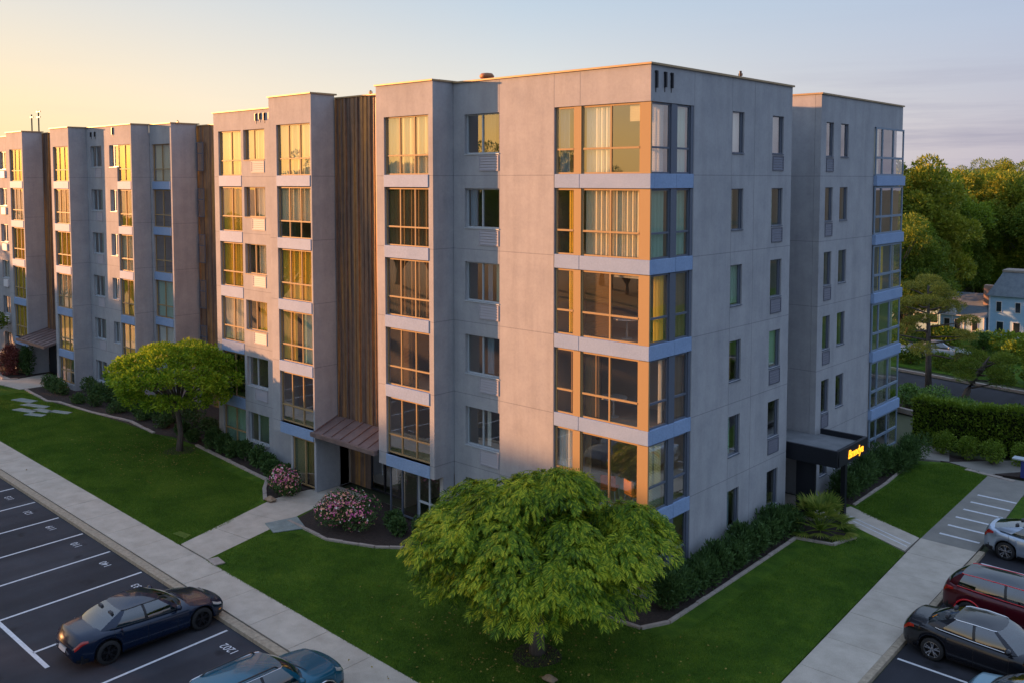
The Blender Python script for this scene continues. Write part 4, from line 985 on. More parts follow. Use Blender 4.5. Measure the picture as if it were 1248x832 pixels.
# tall hedge and clipped balls at the right
def hedge(p0, p1, w, h, label, n=26000):
    p0 = np.array(p0); p1 = np.array(p1); e = empty('hedge', (*p0, 0)); tag(e, label, 'hedge'); L = np.linalg.norm(p1-p0); d = (p1-p0)/L; nn = np.array([-d[1], d[0]])
    u = rs.rand(n)*L; side = rs.rand(n); v = np.where(side < .38, -w/2, np.where(side < .62, w/2, rs.uniform(-w/2, w/2, n))); z = np.where(side < .62, rs.rand(n)*h, h)
    bmp = .10*np.sin(u*2.1)*np.sin(z*2.3+u) + .07*np.sin(u*5.3+z*3) ; z = z + (side >= .62)*(.10*np.sin(u*1.7)+.07*np.sin(u*4.1)); v = v + np.sign(v)*bmp*(side < .62)
    P = np.stack([d[0]*u+nn[0]*v, d[1]*u+nn[1]*v, z], 1) + rs.normal(size=(n, 3))*.05
    dr = np.stack([nn[0]*np.sign(v), nn[1]*np.sign(v), np.ones(n)*.8], 1) + rs.normal(size=(n, 3))*.6
    npmesh('foliage', leaf_quads(P, dr, .17*(.6+.8*rs.rand(n)), .10), 4, M['leaf_hedge'], e)
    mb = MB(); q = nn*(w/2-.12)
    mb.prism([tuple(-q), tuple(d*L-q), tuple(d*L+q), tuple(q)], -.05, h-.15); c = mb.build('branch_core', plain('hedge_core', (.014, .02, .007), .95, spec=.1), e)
    return e
hedge((-.1, 26.2), (15, 28.8), 1.2, 2.3, 'tall clipped yellow-green hedge between the right lawn and the road')
for i, (x, y) in enumerate([(1.9, 24.75), (3.15, 24.6), (4.4, 24.5), (5.6, 25.3), (6.9, 25.6)]):
    shrub('round_shrub', f'{ordw[i]} from the left of the clipped round shrubs in front of the tall hedge', (x, y, 0), .72, .72, 1.25, M['leaf_hedge'], 'clipped round shrubs before the hedge', 1900, .10, 8)
shrub('weeping_shrub', 'reddish leafy bush beside the far left entrance', (-55.9, -.6, 0), 1.4, .9, 2.4, M['leaf_red'], 'reddish bushes by the far entrance', 3000, .15, 12)
shrub('weeping_shrub', 'dark brown-green bush behind the reddish bush at the far left', (-54.9, .0, 0), .9, .8, 2.2, M['leaf_bush'], 'reddish bushes by the far entrance', 2200, .15, 12)
make_tree('garden_tree', 'dark green tree at the left edge in front of the far wing', (-61, -1.8, 0), 2.6, 2.6, 5.9, 1.6, M['leaf_dark'], 24, 420, .2, seed=9)
# rocks and stone slabs
def rock(loc, s, label):
    bm = bmesh.new(); bmesh.ops.create_icosphere(bm, subdivisions=3, radius=1)
    for v in bm.verts:
        v.co *= 1 + .18*math.sin(v.co.x*3+s*9)*math.cos(v.co.y*4) + .1*math.sin(v.co.z*5+2); v.co = Vector((v.co.x*s*1.4, v.co.y*s, v.co.z*s*.6))
    me = bpy.data.meshes.new('boulder'); bm.to_mesh(me); bm.free(); me.materials.append(M['rock'])
    o = bpy.data.objects.new('boulder', me); COL.objects.link(o); o.location = loc; tag(o, label, 'rock')
M['rock'] = varied('sandstone', (.22, .14, .08), (.36, .26, .17), 5, .9, .5, 30)
rock((-17.95, -3.15, .1), .2, 'tan boulder at the foot of the smaller pink bush'); rock((.9, -6.2, .08), .16, 'small tan rock beside the weeping tree trunk'); rock((-32.2, .2, .1), .28, 'pale rock in the bed behind the round tree')
M['slate'] = varied('grey_green_slate', (.16, .20, .19), (.28, .33, .31), 2.5, .6, .4, 20)
pav = [(-46.2, -3.2, 1.9, .7), (-44.2, -3.3, 2.2, .55), (-42.6, -3.5, 1.5, .6), (-43.4, -4.2, 1.8, .6), (-41.8, -4.2, 1.4, .5), (-41.4, -2.9, 1.7, .5)]
for i, (x, y, a, c) in enumerate(pav):
    mb = MB(); mb.prism([(-a/2, -c/2), (a/2, -c/2*.8), (a/2*.9, c/2), (-a/2*.9, c/2*.9)], 0, .05); o = mb.build('stone_slab', M['slate'], bevel=.015)
    o.location = (x, y, -.008); o.rotation_euler = (0, 0, R(18+rnd.uniform(-5, 5))); tag(o, f'{ordw[i]} of the grey-green stone slabs lying on the far left lawn', 'slab', 'stone slabs on the far left lawn')
mb = MB(); mb.prism([(0, 0), (1.15, -.35), (1.7, .85), (.35, 1.35)], 0, .04); o = mb.build('stone_slab', M['slate'], bevel=.01); o.location = (-15.75, -4.85, .003); tag(o, 'large greenish slab between the entrance path and the larger pink bush', 'slab')
mb = MB(); mb.prism([(0, 0), (.7, -.1), (.8, .3), (.1, .4)], -.01, .05); o = mb.build('utility_cover', M['edge'], bevel=.02); o.location = (-14.15, -8.4, 0); tag(o, 'pale utility cover at the corner of the path and the pavement', 'cover')
mb = MB(); mb.prism([(0, 0), (.9, .1), (.7, .45), (.0, .35)], -.01, .02); o = mb.build('utility_cover', M['leaf_palm'], bevel=.01); o.location = (-17.6, -8.0, 0); tag(o, 'mossy green cover on the lawn edge left of the entrance path', 'cover')
# blue pedestal
e = empty('drinking_fountain', (6.1, 23.2, 0)); tag(e, 'blue pedestal with a pale flat top at the right edge by the round shrubs', 'drinking fountain')
M['bluep'] = plain('blue_enamel', (.03, .05, .22), .4)
mb = MB(); mb.prism([(-.14, -.12), (.14, -.12), (.1, .12), (-.1, .12)], 0, .85); mb.build('pedestal', M['bluep'], e, bevel=.02)
mb = MB(); mb.box(-.5, .45, -.25, .25, .86, .95); mb.build('basin', M['lframe'], e, bevel=.03)
mb = MB(); mb.tube([(.2, 0, .95), (.2, 0, 1.05), (.12, 0, 1.07)], .015, 6); mb.build('spout', M['white'], e)

# grass blades on the nearer lawns
def in_poly(P, poly):
    x, y = P[:, 0], P[:, 1]; c = np.zeros(len(P), bool); n = len(poly)
    for i in range(n):
        x1, y1 = poly[i]; x2, y2 = poly[(i+1) % n]; k = (y1 > y) != (y2 > y)
        c ^= k & (x < (x2-x1)*(y-y1)/((y2-y1) if y2 != y1 else 1e-9) + x1)
    return c
def grass(poly, n, label):
    a = np.array(poly); lo, hi = a.min(0), a.max(0); P = lo + rs.rand(n, 2)*(hi-lo); P = P[in_poly(P, poly)]; n = len(P)
    B0 = np.column_stack([P, np.full(n, -.012)]); d = np.column_stack([rs.normal(size=(n, 2))*.35, np.ones(n)]); d = unit(d); h = rs.uniform(.03, .075, n)[:, None]
    an = rs.rand(n)*6.28; s = np.column_stack([np.cos(an), np.sin(an), np.zeros(n)])*.011
    V = np.stack([B0-s, B0+s, B0+d*h], 1).reshape(-1, 3)
    tag(npmesh('grass', V, 3, M['blade']), label, 'grass', kind='stuff')
M['blade'] = leaf_mat('grass_blade', (.05, .11, .009), (.09, .18, .013), (.16, .24, .028), .25, .5)
grass([(-14.1, -8.5), (6.2, -9.03), (5.10, 10.1), (3.5, 10.6), (3.15, 9.8), (2.2, 9.6), (2.2, -1.8), (-8.0, -2.2), (-12, -4.1), (-15.1, -5)], 260000, 'short green grass of the front lawn round the weeping tree')
grass([(-40, -7.6), (-16.4, -8.4), (-16.9, -5.9), (-18.4, -3.4), (-20, -2.1), (-24.5, -2.1), (-28, -1.3), (-36, -1.3), (-44, -2.1), (-49, -2.4), (-49, -7)], 240000, 'short green grass of the left lawn below the round tree')
grass([(5.06, 11.95), (4.70, 22.6), (2.6, 23.1), (1.7, 22), (1.7, 14), (2.2, 13.2)], 50000, 'dark shaded grass of the right lawn beyond the canopy path')

n_ = 900
P_ = np.column_stack([np.concatenate([rs.normal(-.4, 3.2, 500), rs.normal(-28.7, 3, 400)]), np.concatenate([rs.normal(-5.2, 2.2, 500), rs.normal(-3.2, 1.6, 400)]), np.full(n_, .045)])
P_ = P_[(P_[:, 1] < -1.2) & (P_[:, 1] > -10.3)]; m_ = leaf_mat('fallen_leaf', (.12, .09, .02), (.28, .20, .04), (.40, .32, .08), .1)
tag(npmesh('fallen_leaves', leaf_quads(P_, np.column_stack([rs.normal(size=(len(P_), 2)), np.zeros(len(P_))]), .085, .05), 4, m_), 'scattered yellow-brown fallen leaves on the lawn and pavement under the trees', 'leaves', kind='stuff')
# ------------------------------------------------------------------ cars
M['tyre'] = plain('tyre_rubber', (.012, .012, .013), .8)
M['rim'] = plain('alloy_rim', (.5, .5, .52), .25, .9); M['rim_dark'] = plain('dark_rim', (.03, .03, .035), .35, .7)
M['trim'] = plain('black_trim', (.01, .01, .012), .4); M['chrome'] = plain('bright_trim', (.6, .6, .62), .2, 1)
M['lamp_red'] = plain('tail_lamp', (.35, .012, .01), .15, 0, .6, 1); M['lamp_clear'] = plain('head_lamp', (.55, .55, .52), .1, .4, .6, 1); M['lamp_amber'] = plain('amber_lamp', (.7, .25, .02), .2)
M['plate'] = plain('number_plate', (.5, .5, .5), .5)
def paint(name, c, rough=.28, met=.5): return plain(name, c, rough, met, .35, .45)
def lerp_tab(tab, x):
    if x <= tab[0][0]: return tab[0][1]
    for (a, va), (b_, vb) in zip(tab[:-1], tab[1:]):
        if x <= b_:
            t_ = (x-a)/(b_-a); t_ = t_*t_*(3-2*t_)*.6 + t_*.4; return va+(vb-va)*t_
    return tab[-1][1]
def make_car(name, label, loc, rz, pm, L=4.85, Wd=1.86, H=1.44, wb=2.85, wr=.34, kind='sedan', rim='rim', roofm=None, trimcol='trim', rails=False, group='cars parked in the lots', plate=True, spokes=5, fw=None):
    e = empty(name, loc, rz); tag(e, label, 'car', group)
    hl = L/2; fx = wb/2 + .05; rx_ = -wb/2 + .02; ra = wr+.055; hw = Wd/2
    if kind == 'sedan':
        belt = [(-hl, .80), (-hl+.25, .98), (-1.5, 1.01), (-.6, .97), (.6, .93), (1.1, .92), (1.9, .80), (hl-.2, .66), (hl, .60)]
        wf, rf, rr_, wrr, wB, wC = 1.12, .38, -.95, -1.78, -.25, -1.22
    elif kind == 'hatch':
        belt = [(-hl, .92), (-hl+.2, 1.10), (-1.5, 1.04), (-.6, .98), (.6, .93), (1.1, .92), (1.9, .80), (hl-.2, .66), (hl, .60)]
        wf, rf, rr_, wrr, wB, wC = 1.15, .4, -.95, -2.05, -.25, -1.25
    else:  # suv
        belt = [(-hl, .95), (-hl+.15, 1.08), (-1.5, 1.08), (-.6, 1.05), (.6, 1.02), (1.05, 1.03), (1.9, .98), (hl-.25, .88), (hl, .78)]
        wf, rf, rr_, wrr, wB, wC = 1.08, .45, -1.75, -hl+.12, -.3, -1.25
    nose = .30
    def plan(x):
        a = abs(x)/hl; return hw*(1 - .20*a**7 - .045*a**2.2)
    # body grid
    xsn = sorted(set([round(v, 4) for v in np.linspace(-hl, hl, 61)] + [round(fx+ra*c, 4) for c in np.cos(np.linspace(0, math.pi, 15))] + [round(rx_+ra*c, 4) for c in np.cos(np.linspace(0, math.pi, 15))] + [round(hl-nose*(1-c), 4) for c in np.cos(np.linspace(0, 1.45, 8))] + [round(-hl+nose*(1-c), 4) for c in np.cos(np.linspace(0, 1.45, 8))]))
    fr = [0, .06, .16, .38, .56, .72, .86, .95, 1.0]; wd = [.93, .975, .99, 1.0, 1.0, .985, .965, .935, .87]
    def section(x):
        bz = lerp_tab(belt, x); zb = .20 + (.05 if abs(x) > hl-.5 else 0)
        for cx in (fx, rx_):
            if abs(x-cx) < ra: zb = max(zb, wr + math.sqrt(ra*ra - (x-cx)**2))
        w_ = plan(x); pts = [(w_*wd[i], zb + (bz-.03-zb)*fr[i]) for i in range(9)]
        cr_ = .055 if x > wf-.1 or x < wrr+.2 else .02
        pts += [(w_*.72, bz+cr_*.45), (w_*.48, bz+cr_*.8), (w_*.24, bz+cr_*.95), (0, bz+cr_)]
        t_ = max(0, (abs(x)-(hl-nose))/nose)
        if t_ > 0:
            s_ = (1 - min(t_, .985)**3)**(1/2.4); zc_ = .52; s_ = .52 + .48*s_ if True else s_
            pts = [(y*(.8+.2*s_) , zc_ + (z-zc_)*s_) for y, z in pts]
        return pts
    secs = [section(x) for x in xsn]; K = len(secs[0])
    def row(i): 
        x = xsn[i]; s_ = secs[i]; bow = 0
        out = []
        for (y, z) in s_: 
            xx = x
            a = abs(x)/hl
            if a > .75: xx = x - math.copysign(.16*((y/hw)**2)*((a-.75)/.25), x)
            out.append((xx, y, z))
        full_ = [(a_, -b_, c_) for a_, b_, c_ in out] + [(a_, b_, c_) for a_, b_, c_ in reversed(out[:-1])]
        return full_
    rows = [row(i) for i in range(len(xsn))]; KK = len(rows[0]); mb = MB()
    for r_ in rows: mb.v += r_
    for i in range(len(rows)-1):
        for j in range(KK-1):
            mb.f.append((i*KK+j, i*KK+j+1, (i+1)*KK+j+1, (i+1)*KK+j)); mb.mi.append(0)
    mb.f.append(tuple(range(KK))[::-1]); mb.mi.append(0); n0 = (len(rows)-1)*KK; mb.f.append(tuple(n0+j for j in range(KK))); mb.mi.append(0)
    body = mb.build('body', pm, e, smooth=True)
    nrm = 1
    # under body and wheel wells
    mb = MB(); mb.box(-hl+.25, hl-.25, -hw+.32, hw-.32, .2, .7); mb.box(rx_+ra+.02, fx-ra-.02, -hw*.93, hw*.93, .19, .4)
    mb.box(-hl+.25, rx_-ra-.02, -hw*.86, hw*.86, .24, .5); mb.box(fx+ra+.02, hl-.3, -hw*.84, hw*.84, .24, .5); mb.build('underbody', M['trim'], e)
    def gridpt(xv, jf, side, off):
        """point on the body skin at length xv, girth jf (0 sill .. 12 centre line), side +-1, pushed out by off"""
        i = min(max(0, int(np.searchsorted(xsn, xv))-1), len(xsn)-2); t_ = (xv-xsn[i])/(xsn[i+1]-xsn[i])
        def pt(ii, jj): 
            j0 = int(min(jj, 11.999)); f_ = jj-j0; a = np.array(rows[ii][j0]); b_ = np.array(rows[ii][j0+1]); return a*(1-f_)+b_*f_
        p = pt(i, jf)*(1-t_)+pt(i+1, jf)*t_
        du = pt(i+1, jf)-pt(i, jf); j2 = min(jf+.5, 11.99); j1 = max(jf-.5, 0); dv = pt(i, j2)-pt(i, j1); n = np.cross(du, dv); n = n/(np.linalg.norm(n)+1e-9)
        if n[1] > 0 and jf < 8 or (jf >= 8 and n[2] < 0): n = -n
        if abs(xv) > hl-.02 : n = np.array([math.copysign(1, xv), 0, 0])
        p = p + n*off; return (p[0], p[1]*-side if side > 0 else p[1], p[2]) if False else (p[0], -p[1] if side > 0 else p[1], p[2])
    def patch(nm, mat, x0, x1, j0, j1, side, off=.006, parent=None, nx=8, nj=5, taper=0):
        mb = MB(); g_ = []
        for a in range(nx+1):
            t_ = a/nx; ro = []
            for b_ in range(nj+1):
                q = b_/nj; jj = j0+(j1-j0)*q; mid = (j0+j1)/2; jj = mid + (jj-mid)*(1-taper*t_); ro.append(gridpt(x0+(x1-x0)*t_, jj, side, off))
            g_.append(ro)
        mb.v = [p for ro in g_ for p in ro]
        for a in range(nx):
            for b_ in range(nj): k = a*(nj+1)+b_; mb.f.append((k, k+1, k+nj+2, k+nj+1)); mb.mi.append(0)
        return mb.build(nm, mat, parent or e, smooth=True)
    # wheels
    for cx in (fx, rx_):
        for sd_ in (-1, 1):
            w_ = empty('wheel', (cx, sd_*(hw-.125), wr)); w_.parent = e
            mb = MB(); tw = .11; mb.lathe([(wr*.70, -tw), (wr*.93, -tw), (wr*.985, -tw*.8), (wr, -tw*.4), (wr, tw*.4), (wr*.985, tw*.8), (wr*.93, tw), (wr*.70, tw)], 'y', seg=32); mb.build('tyre', M['tyre'], w_, smooth=True)
            mb = MB(); mb.lathe([(wr*.70, -tw), (wr*.72, tw*.95), (wr*.67, tw*.98), (wr*.65, tw*.4), (wr*.60, -tw*.2), (0.0, -tw*.2)] if sd_ > 0 else [(wr*.70, tw), (wr*.72, -tw*.95), (wr*.67, -tw*.98), (wr*.65, -tw*.4), (wr*.60, tw*.2), (0, tw*.2)], 'y', seg=32)
            mb.mi = [0 if (k//32) < 3 else 1 for k in range(len(mb.f))]
            for k in range(spokes):
                a = 2*math.pi*k/spokes+.3
                for da in (-.13, .13):
                    ca, sa = math.cos(a+da*.35), math.sin(a+da*.35); cb, sb = math.cos(a+da*1.5), math.sin(a+da*1.5); y_ = sd_*tw*.72; ww = wr*.05
                    p0 = Vector((ca*wr*.1, y_, sa*wr*.1)); p1 = Vector((cb*wr*.68, y_*1.1, sb*wr*.68)); n_ = Vector((-sb, 0, cb))*ww
                    mb.quad(tuple(p0-n_), tuple(p1-n_), tuple(p1+n_), tuple(p0+n_), 0); dd = Vector((0, -sd_*.035, 0)); mb.quad(tuple(p0-n_), tuple(p1-n_), tuple(p1-n_+dd), tuple(p0-n_+dd), 0); mb.quad(tuple(p0+n_), tuple(p1+n_), tuple(p1+n_+dd), tuple(p0+n_+dd), 0)
            mb.lathe([(0, sd_*tw*.85), (wr*.16, sd_*tw*.8), (wr*.18, sd_*tw*.3)], 'y', seg=16)
            mb.mi += [0]*(len(mb.f)-len(mb.mi))
            mb.build('rim', [M[rim], M['trim']], w_)
            # well and arch lip
            mb = MB(); seg = 16; n = len(mb.v); y0, y1 = sd_*(hw-.34), sd_*(hw*.965)
            for k in range(seg+1):
                a = math.pi*k/seg; mb.v += [(cx+ra*math.cos(a)*1.0, y0, wr+ra*math.sin(a)), (cx+ra*math.cos(a), y1, wr+ra*math.sin(a))]
            for k in range(seg): mb.f.append((2*k, 2*k+1, 2*k+3, 2*k+2)); mb.mi.append(0)
            mb.f.append(tuple(range(0, 2*seg+2, 2))); mb.mi.append(0); mb.build('wheel_well', M['trim'], e)
            if kind == 'suv':
                mb = MB(); mb.tube([(cx+(ra+.02)*math.cos(a), sd_*(plan(cx)*.985), wr+(ra+.02)*math.sin(a)) for a in np.linspace(0.05, math.pi-.05, 18)], .032, 6); mb.build('arch_trim', pm if trimcol == 'body' else M[trimcol], e, smooth=True)
    # greenhouse
    zb_ = lambda x: lerp_tab(belt, x)-.01
    def wb_(x): return plan(x)*.90
    yt = hw*.66; ztop = H-.06
    base = [(wf, 0), (wf-.05, wb_(wf)*.5), (wf-.22, wb_(wf-.2)*.90), (wf-.36, wb_(wf-.3)*.99), (wB+.04, wb_(wB)), (wB-.05, wb_(wB)), (wC, wb_(wC)*.985), (wrr+.42, wb_(wrr+.4)*.95), (wrr+.14, wb_(wrr+.1)*.86), (wrr+.03, wb_(wrr)*.5), (wrr, 0)]
    top = [(rf, 0), (rf-.02, yt*.5), (rf-.10, yt*.90), (rf-.18, yt*.985), (wB-.02, yt*1.03), (wB-.10, yt*1.03), (max(wC+.12, rr_+.12), yt*.985), (rr_+.12, yt*.955), (rr_+.03, yt*.86), (rr_+.01, yt*.5), (rr_, 0)]
    def zroof(x, y):
        m_ = (rf+rr_)/2; q = (x-m_)/((rf-rr_)/2); return ztop - .035*q*q*(1 if kind != 'hatch' or x > m_ else 2.2) + .0
    names = ['windshield', 'windshield', 'pillar', 'side_window', 'pillar', 'side_window', 'pillar', 'pillar', 'rear_window', 'rear_window']
    if kind == 'suv' : names[6] = 'side_window'
    nv = 6; surf = {}
    def colpt(k, q, s_):
        (bx, by), (tx, ty) = base[k], top[k]; z0_ = zb_(bx) + (.03 if k in (0, 1, 9, 10) else 0); z1_ = zroof(tx, ty); t_ = q/nv; bl = .045*math.sin(math.pi*t_)
        x = bx+(tx-bx)*t_; y = by+(ty-by)*t_; 
        if k in (0, 1, 2): x += bl*1.2; 
        elif k in (8, 9, 10): x -= bl*1.2
        if k >= 2 and k <= 8: y += bl
        return (x, y*s_, z0_+(z1_-z0_)*t_ + (bl*.5 if k in (0, 1, 9, 10) else 0))
    def seg_patch(ks, s_, mb, inset=0.0):
        for k in ks:
            for q in range(nv):
                a, b_, c, d = colpt(k, q, s_), colpt(k+1, q, s_), colpt(k+1, q+1, s_), colpt(k, q+1, s_)
                mb.quad(a, b_, c, d) if s_ < 0 else mb.quad(d, c, b_, a)
    def merged(mb, nm, mat, par=None):
        o = mb.build(nm, mat, par or e, smooth=True); bm = bmesh.new(); bm.from_mesh(o.data); bmesh.ops.remove_doubles(bm, verts=bm.verts, dist=.0005); bmesh.ops.recalc_face_normals(bm, faces=bm.faces); bm.to_mesh(o.data); bm.free(); return o
    mb = MB(); seg_patch((0, 1), 1, mb); seg_patch((0, 1), -1, mb); merged(mb, 'windshield', M['cglass'])
    mb = MB(); seg_patch((8, 9), 1, mb); seg_patch((8, 9), -1, mb); merged(mb, 'rear_window', M['cglass'])
    for s_ in (-1, 1):
        mb = MB(); seg_patch((3,), s_, mb); merged(mb, 'side_window', M['cglass'])
        mb = MB(); seg_patch((5,), s_, mb); merged(mb, 'side_window', M['cglass'])
        if kind == 'suv': mb = MB(); seg_patch((6,), s_, mb); merged(mb, 'side_window', M['cglass'])
        mb = MB(); seg_patch((2,), s_, mb); merged(mb, 'pillar', pm); mb = MB(); seg_patch((7,) if kind == 'suv' else (6, 7), s_, mb); merged(mb, 'pillar', pm)
        mb = MB(); seg_patch((4,), s_, mb); merged(mb, 'pillar', M['trim'])
        # belt and roof edge trims
        ks = range(3, 8); pts = [colpt(k, 0, s_) for k in ks]; mb = MB(); mb.tube([(a, b_+s_*.008, c+.012) for a, b_, c in pts], .013, 6); mb.build('window_trim', M[trimcol] if trimcol != 'body' else pm, e)
        pts = [colpt(k, nv, s_) for k in range(2, 9)]; mb = MB(); mb.tube([(a, b_+s_*.004, c) for a, b_, c in pts], .016, 6); mb.build('window_trim', M[trimcol] if trimcol != 'body' else pm, e)
        # mirror
        mb = MB(); mb.tube([(wf-.38, s_*(wb_(wf-.4)-.02), zb_(wf-.4)+.06), (wf-.42, s_*(hw+.02), zb_(wf-.4)+.10)], .03, 6)
        mb.lathe([(0, -.10), (.06, -.09), (.085, -.03), (.085, .05), (.05, .09), (0, .1)], 'y', (wf-.42, s_*(hw+.07), zb_(wf-.4)+.13), 12)
        mb.build('mirror', pm, e, smooth=True)
        # door seams, handles, sill
        for xv in (wf-.42, wB, wC-.05 if kind != 'coupe' else wB): patch('door_seam', M['trim'], xv-.006, xv+.006, 1.0, 8.0, s_, .0025, nx=1, nj=8)
        for xv in (wB+.18, wC+.22): patch('handle', pm, xv-.10, xv+.06, 6.0, 6.28, s_, .03, nx=2, nj=2)
        patch('sill_trim', M['trim'], rx_+ra+.04, fx-ra-.04, .1, 1.5, s_, .008, nx=6, nj=3)
        if kind == 'suv':
            patch('tail_light', M['lamp_red'], -hl+.03, -hl+.42, 5.6, 7.4, s_, .012, taper=.5)
            patch('head_light', M['lamp_clear'], hl-.45, hl-.06, 6.3, 7.9, s_, .012)
        else:
            patch('tail_light', M['lamp_red'], -hl+.03, -hl+.42, 5.2, 7.2, s_, .010, taper=.6)
            patch('head_light', M['lamp_clear'], hl-.52, hl-.10, 6.0, 7.8, s_, .010)
            patch('marker_light', M['lamp_amber'], hl-.26, hl-.14, 3.2, 4.0, s_, .010, nx=2, nj=2)
        patch('bumper_trim', M['trim'], -hl+.06, -hl+.40, .4, 2.2, s_, .006)
        patch('air_intake', M['trim'], hl-.30, hl-.06, 1.2, 3.0, s_, .006)
    patch_x = hl-.02
    # roof panel
    mb = MB(); loop = top + [(x, -y) for x, y in reversed(top[1:-1])]; nR = 6; m_ = (rf+rr_)/2; nL = len(loop)
    for k in range(nR+1):
        f_ = 1-k/nR
        for (x, y) in loop:
            xx = m_+(x-m_)*f_; yy = y*f_; mb.v.append((xx, yy, zroof(x, y)*0 + zroof(xx, yy) + .06*(1-(yy/yt)**2)*(1-((xx-m_)/((rf-rr_)/2))**2*.8)*(1-f_**4)))
    for k in range(nR):
        for j in range(nL): j2 = (j+1) % nL; mb.f.append((k*nL+j, k*nL+j2, (k+1)*nL+j2, (k+1)*nL+j)); mb.mi.append(0)
    roof = mb.build('roof', roofm or pm, e, smooth=True)
    bm = bmesh.new(); bm.from_mesh(roof.data); bmesh.ops.remove_doubles(bm, verts=bm.verts, dist=.001); bmesh.ops.recalc_face_normals(bm, faces=bm.faces); bm.to_mesh(roof.data); bm.free()
    if rails:
        for s_ in (-1, 1):
            mb = MB(); mb.tube([(rf-.25, s_*yt*.92, zroof(rf-.2, 0)+.01), (rf-.35, s_*yt*.92, ztop+.055), (rr_+.5, s_*yt*.9, ztop+.045), (rr_+.35, s_*yt*.9, zroof(rr_+.3, 0)+.0)], .02, 6); mb.build('roof_rail', M['trim'] if rails is True else M[rails], roof)
    # cabin inside: seats and dash
    mb = MB(); mb.box(-1.4, wf-.35, -hw*.72, hw*.72, .5, .8)
    for sx in (.15, -.85):
        for sy in ((-.36, .36)):
            mb.box(sx-.25, sx+.25, sy-.24, sy+.24, .8, .98); mb.box(sx-.36, sx-.22, sy-.23, sy+.23, .9, 1.22); mb.box(sx-.34, sx-.26, sy-.1, sy+.1, 1.2, 1.34)
    mb.box(wf-.6, wf-.25, -hw*.7, hw*.7, .8, .93)
    mb.build('seat', plain('cabin_grey', (.05, .05, .055), .8), e)
    # grille, plates
    def bumperbox(nm, mat, xs_, w_, z0_, z1_, t_=.02):
        mb = MB(); sg = 1 if xs_ > 0 else -1; nn = 8; pr = None
        for k in range(nn+1):
            y = -w_ + 2*w_*k/nn; x = xs_ - sg*.16*(y/hw)**2; cur = ((x, y, z0_), (x-sg*.03, y, z1_))
            if pr: mb.quad(pr[0], cur[0], cur[1], pr[1]); mb.quad(pr[1], cur[1], (cur[1][0]-sg*.05, cur[1][1], z1_), (pr[1][0]-sg*.05, pr[1][1], z1_))
            pr = cur
        return mb.build(nm, mat, e)
    bumperbox('grille', M['trim'], hl+.004, hw*.5, .42 if kind != 'suv' else .5, .56 if kind != 'suv' else .72)
    if plate: bumperbox('number_plate', M['plate'], -hl-.012, .24, .50, .62)
    mb = MB(); mb.tube([(wf+.06, -.5, zb_(wf)+.05), (wf-.05, .0, zb_(wf)+.09)], .01, 5); mb.tube([(wf+.04, .1, zb_(wf)+.06), (wf-.1, .6, zb_(wf)+.07)], .01, 5); mb.build('wiper', M['trim'], e)
    return e
ZP = -.119; M['red_highlight'] = paint('red_highlight_trim', (.60, .01, .02), .3, .1)  # bright red trim paints in the highlight along the darker red body
make_car('parked_sedan', 'dark blue sedan with black wheels parked nose towards the left pavement', (-10.45, -12.7, ZP), R(88.5), paint('midnight_blue_paint', (.004, .012, .034), .2, .2), L=4.95, Wd=1.9, wb=2.95, wr=.355, rim='rim_dark')
make_car('parked_suv', 'teal blue estate car cut off by the bottom edge of the photo', (-3.8, -12.7, ZP), R(90), paint('teal_paint', (.010, .10, .16), .25, .3), L=4.75, H=1.6, kind='suv', rim='rim', rails=True, trimcol='chrome')
make_car('parked_sedan', 'black sedan with bright wheels and chrome window line at the lower right', (9.95, 3.45, ZP), R(-1.5), paint('black_paint', (.010, .011, .016), .2, .3), L=4.85, trimcol='chrome', rim='rim')
make_car('parked_suv', 'red car with a dark roof parked between the black sedan and the silver car', (10.0, 6.75, ZP), R(-1.5), paint('red_paint', (.07, .004, .010), .3, .2), L=4.7, H=1.55, kind='suv', roofm=paint('dark_roof_paint', (.012, .02, .03), .15, .3), rails=False, trimcol='red_highlight', rim='rim_dark')
make_car('parked_hatchback', 'silver blue hatchback with a tail spoiler at the right edge', (9.5, 13.05, ZP), R(-1.5), paint('silver_paint', (.36, .42, .50), .25, .6), L=4.6, kind='hatch', rim='rim', spokes=5)
make_car('parked_sedan', 'pale blue car whose roof shows in the bottom right corner', (12.45, .3, ZP), R(-1.5), paint('pale_blue_paint', (.12, .25, .33), .3, .5), L=4.7, H=1.5)

# ------------------------------------------------------------------ beyond the building
sheet('road', [(-30, 38), (-8, 36.5), (1, 33.6), (10, 31.5), (40, 29), (40, 40), (14, 40), (2, 42.8), (-8, 45), (-30, 45)], -.10, M['asphalt'])
e_ = [(-12, 33.5), (-5, 33), (1, 31.2), (3.6, 31.3), (4.3, 32.6), (2.2, 34.6), (-3, 36.7), (-12, 37.2)]
sheet('mulch_bed', [(a, b_) for a, b_ in e_], -.02, M['mulch'], .1)
edging([(-5, 33), (1, 31.1), (3.7, 31.2), (4.4, 32.6), (2.2, 34.7), (-3, 36.8)], .3, .25)
edging([(-20, 45.2), (-8, 45.2), (2, 43), (14, 40.2), (30, 40)], .3, .12)
for i, (x, y, r_, h) in enumerate([(-3.2, 34, 1.1, 1.5), (-1.6, 33.6, 1.5, 1.7), (.5, 33, 1.3, 1.3), (2.4, 32.6, 1.1, .9), (-3.8, 32, 1.0, 1.8)]):
    shrub('garden_shrub', f'{ordw[i]} from the left of the blue-green shrubs in the kerbed island behind the hedge', (x, y, 0), r_, r_*.9, h, M['leaf_teal'], 'shrubs in the kerbed island by the road', 1500, .17, 8)
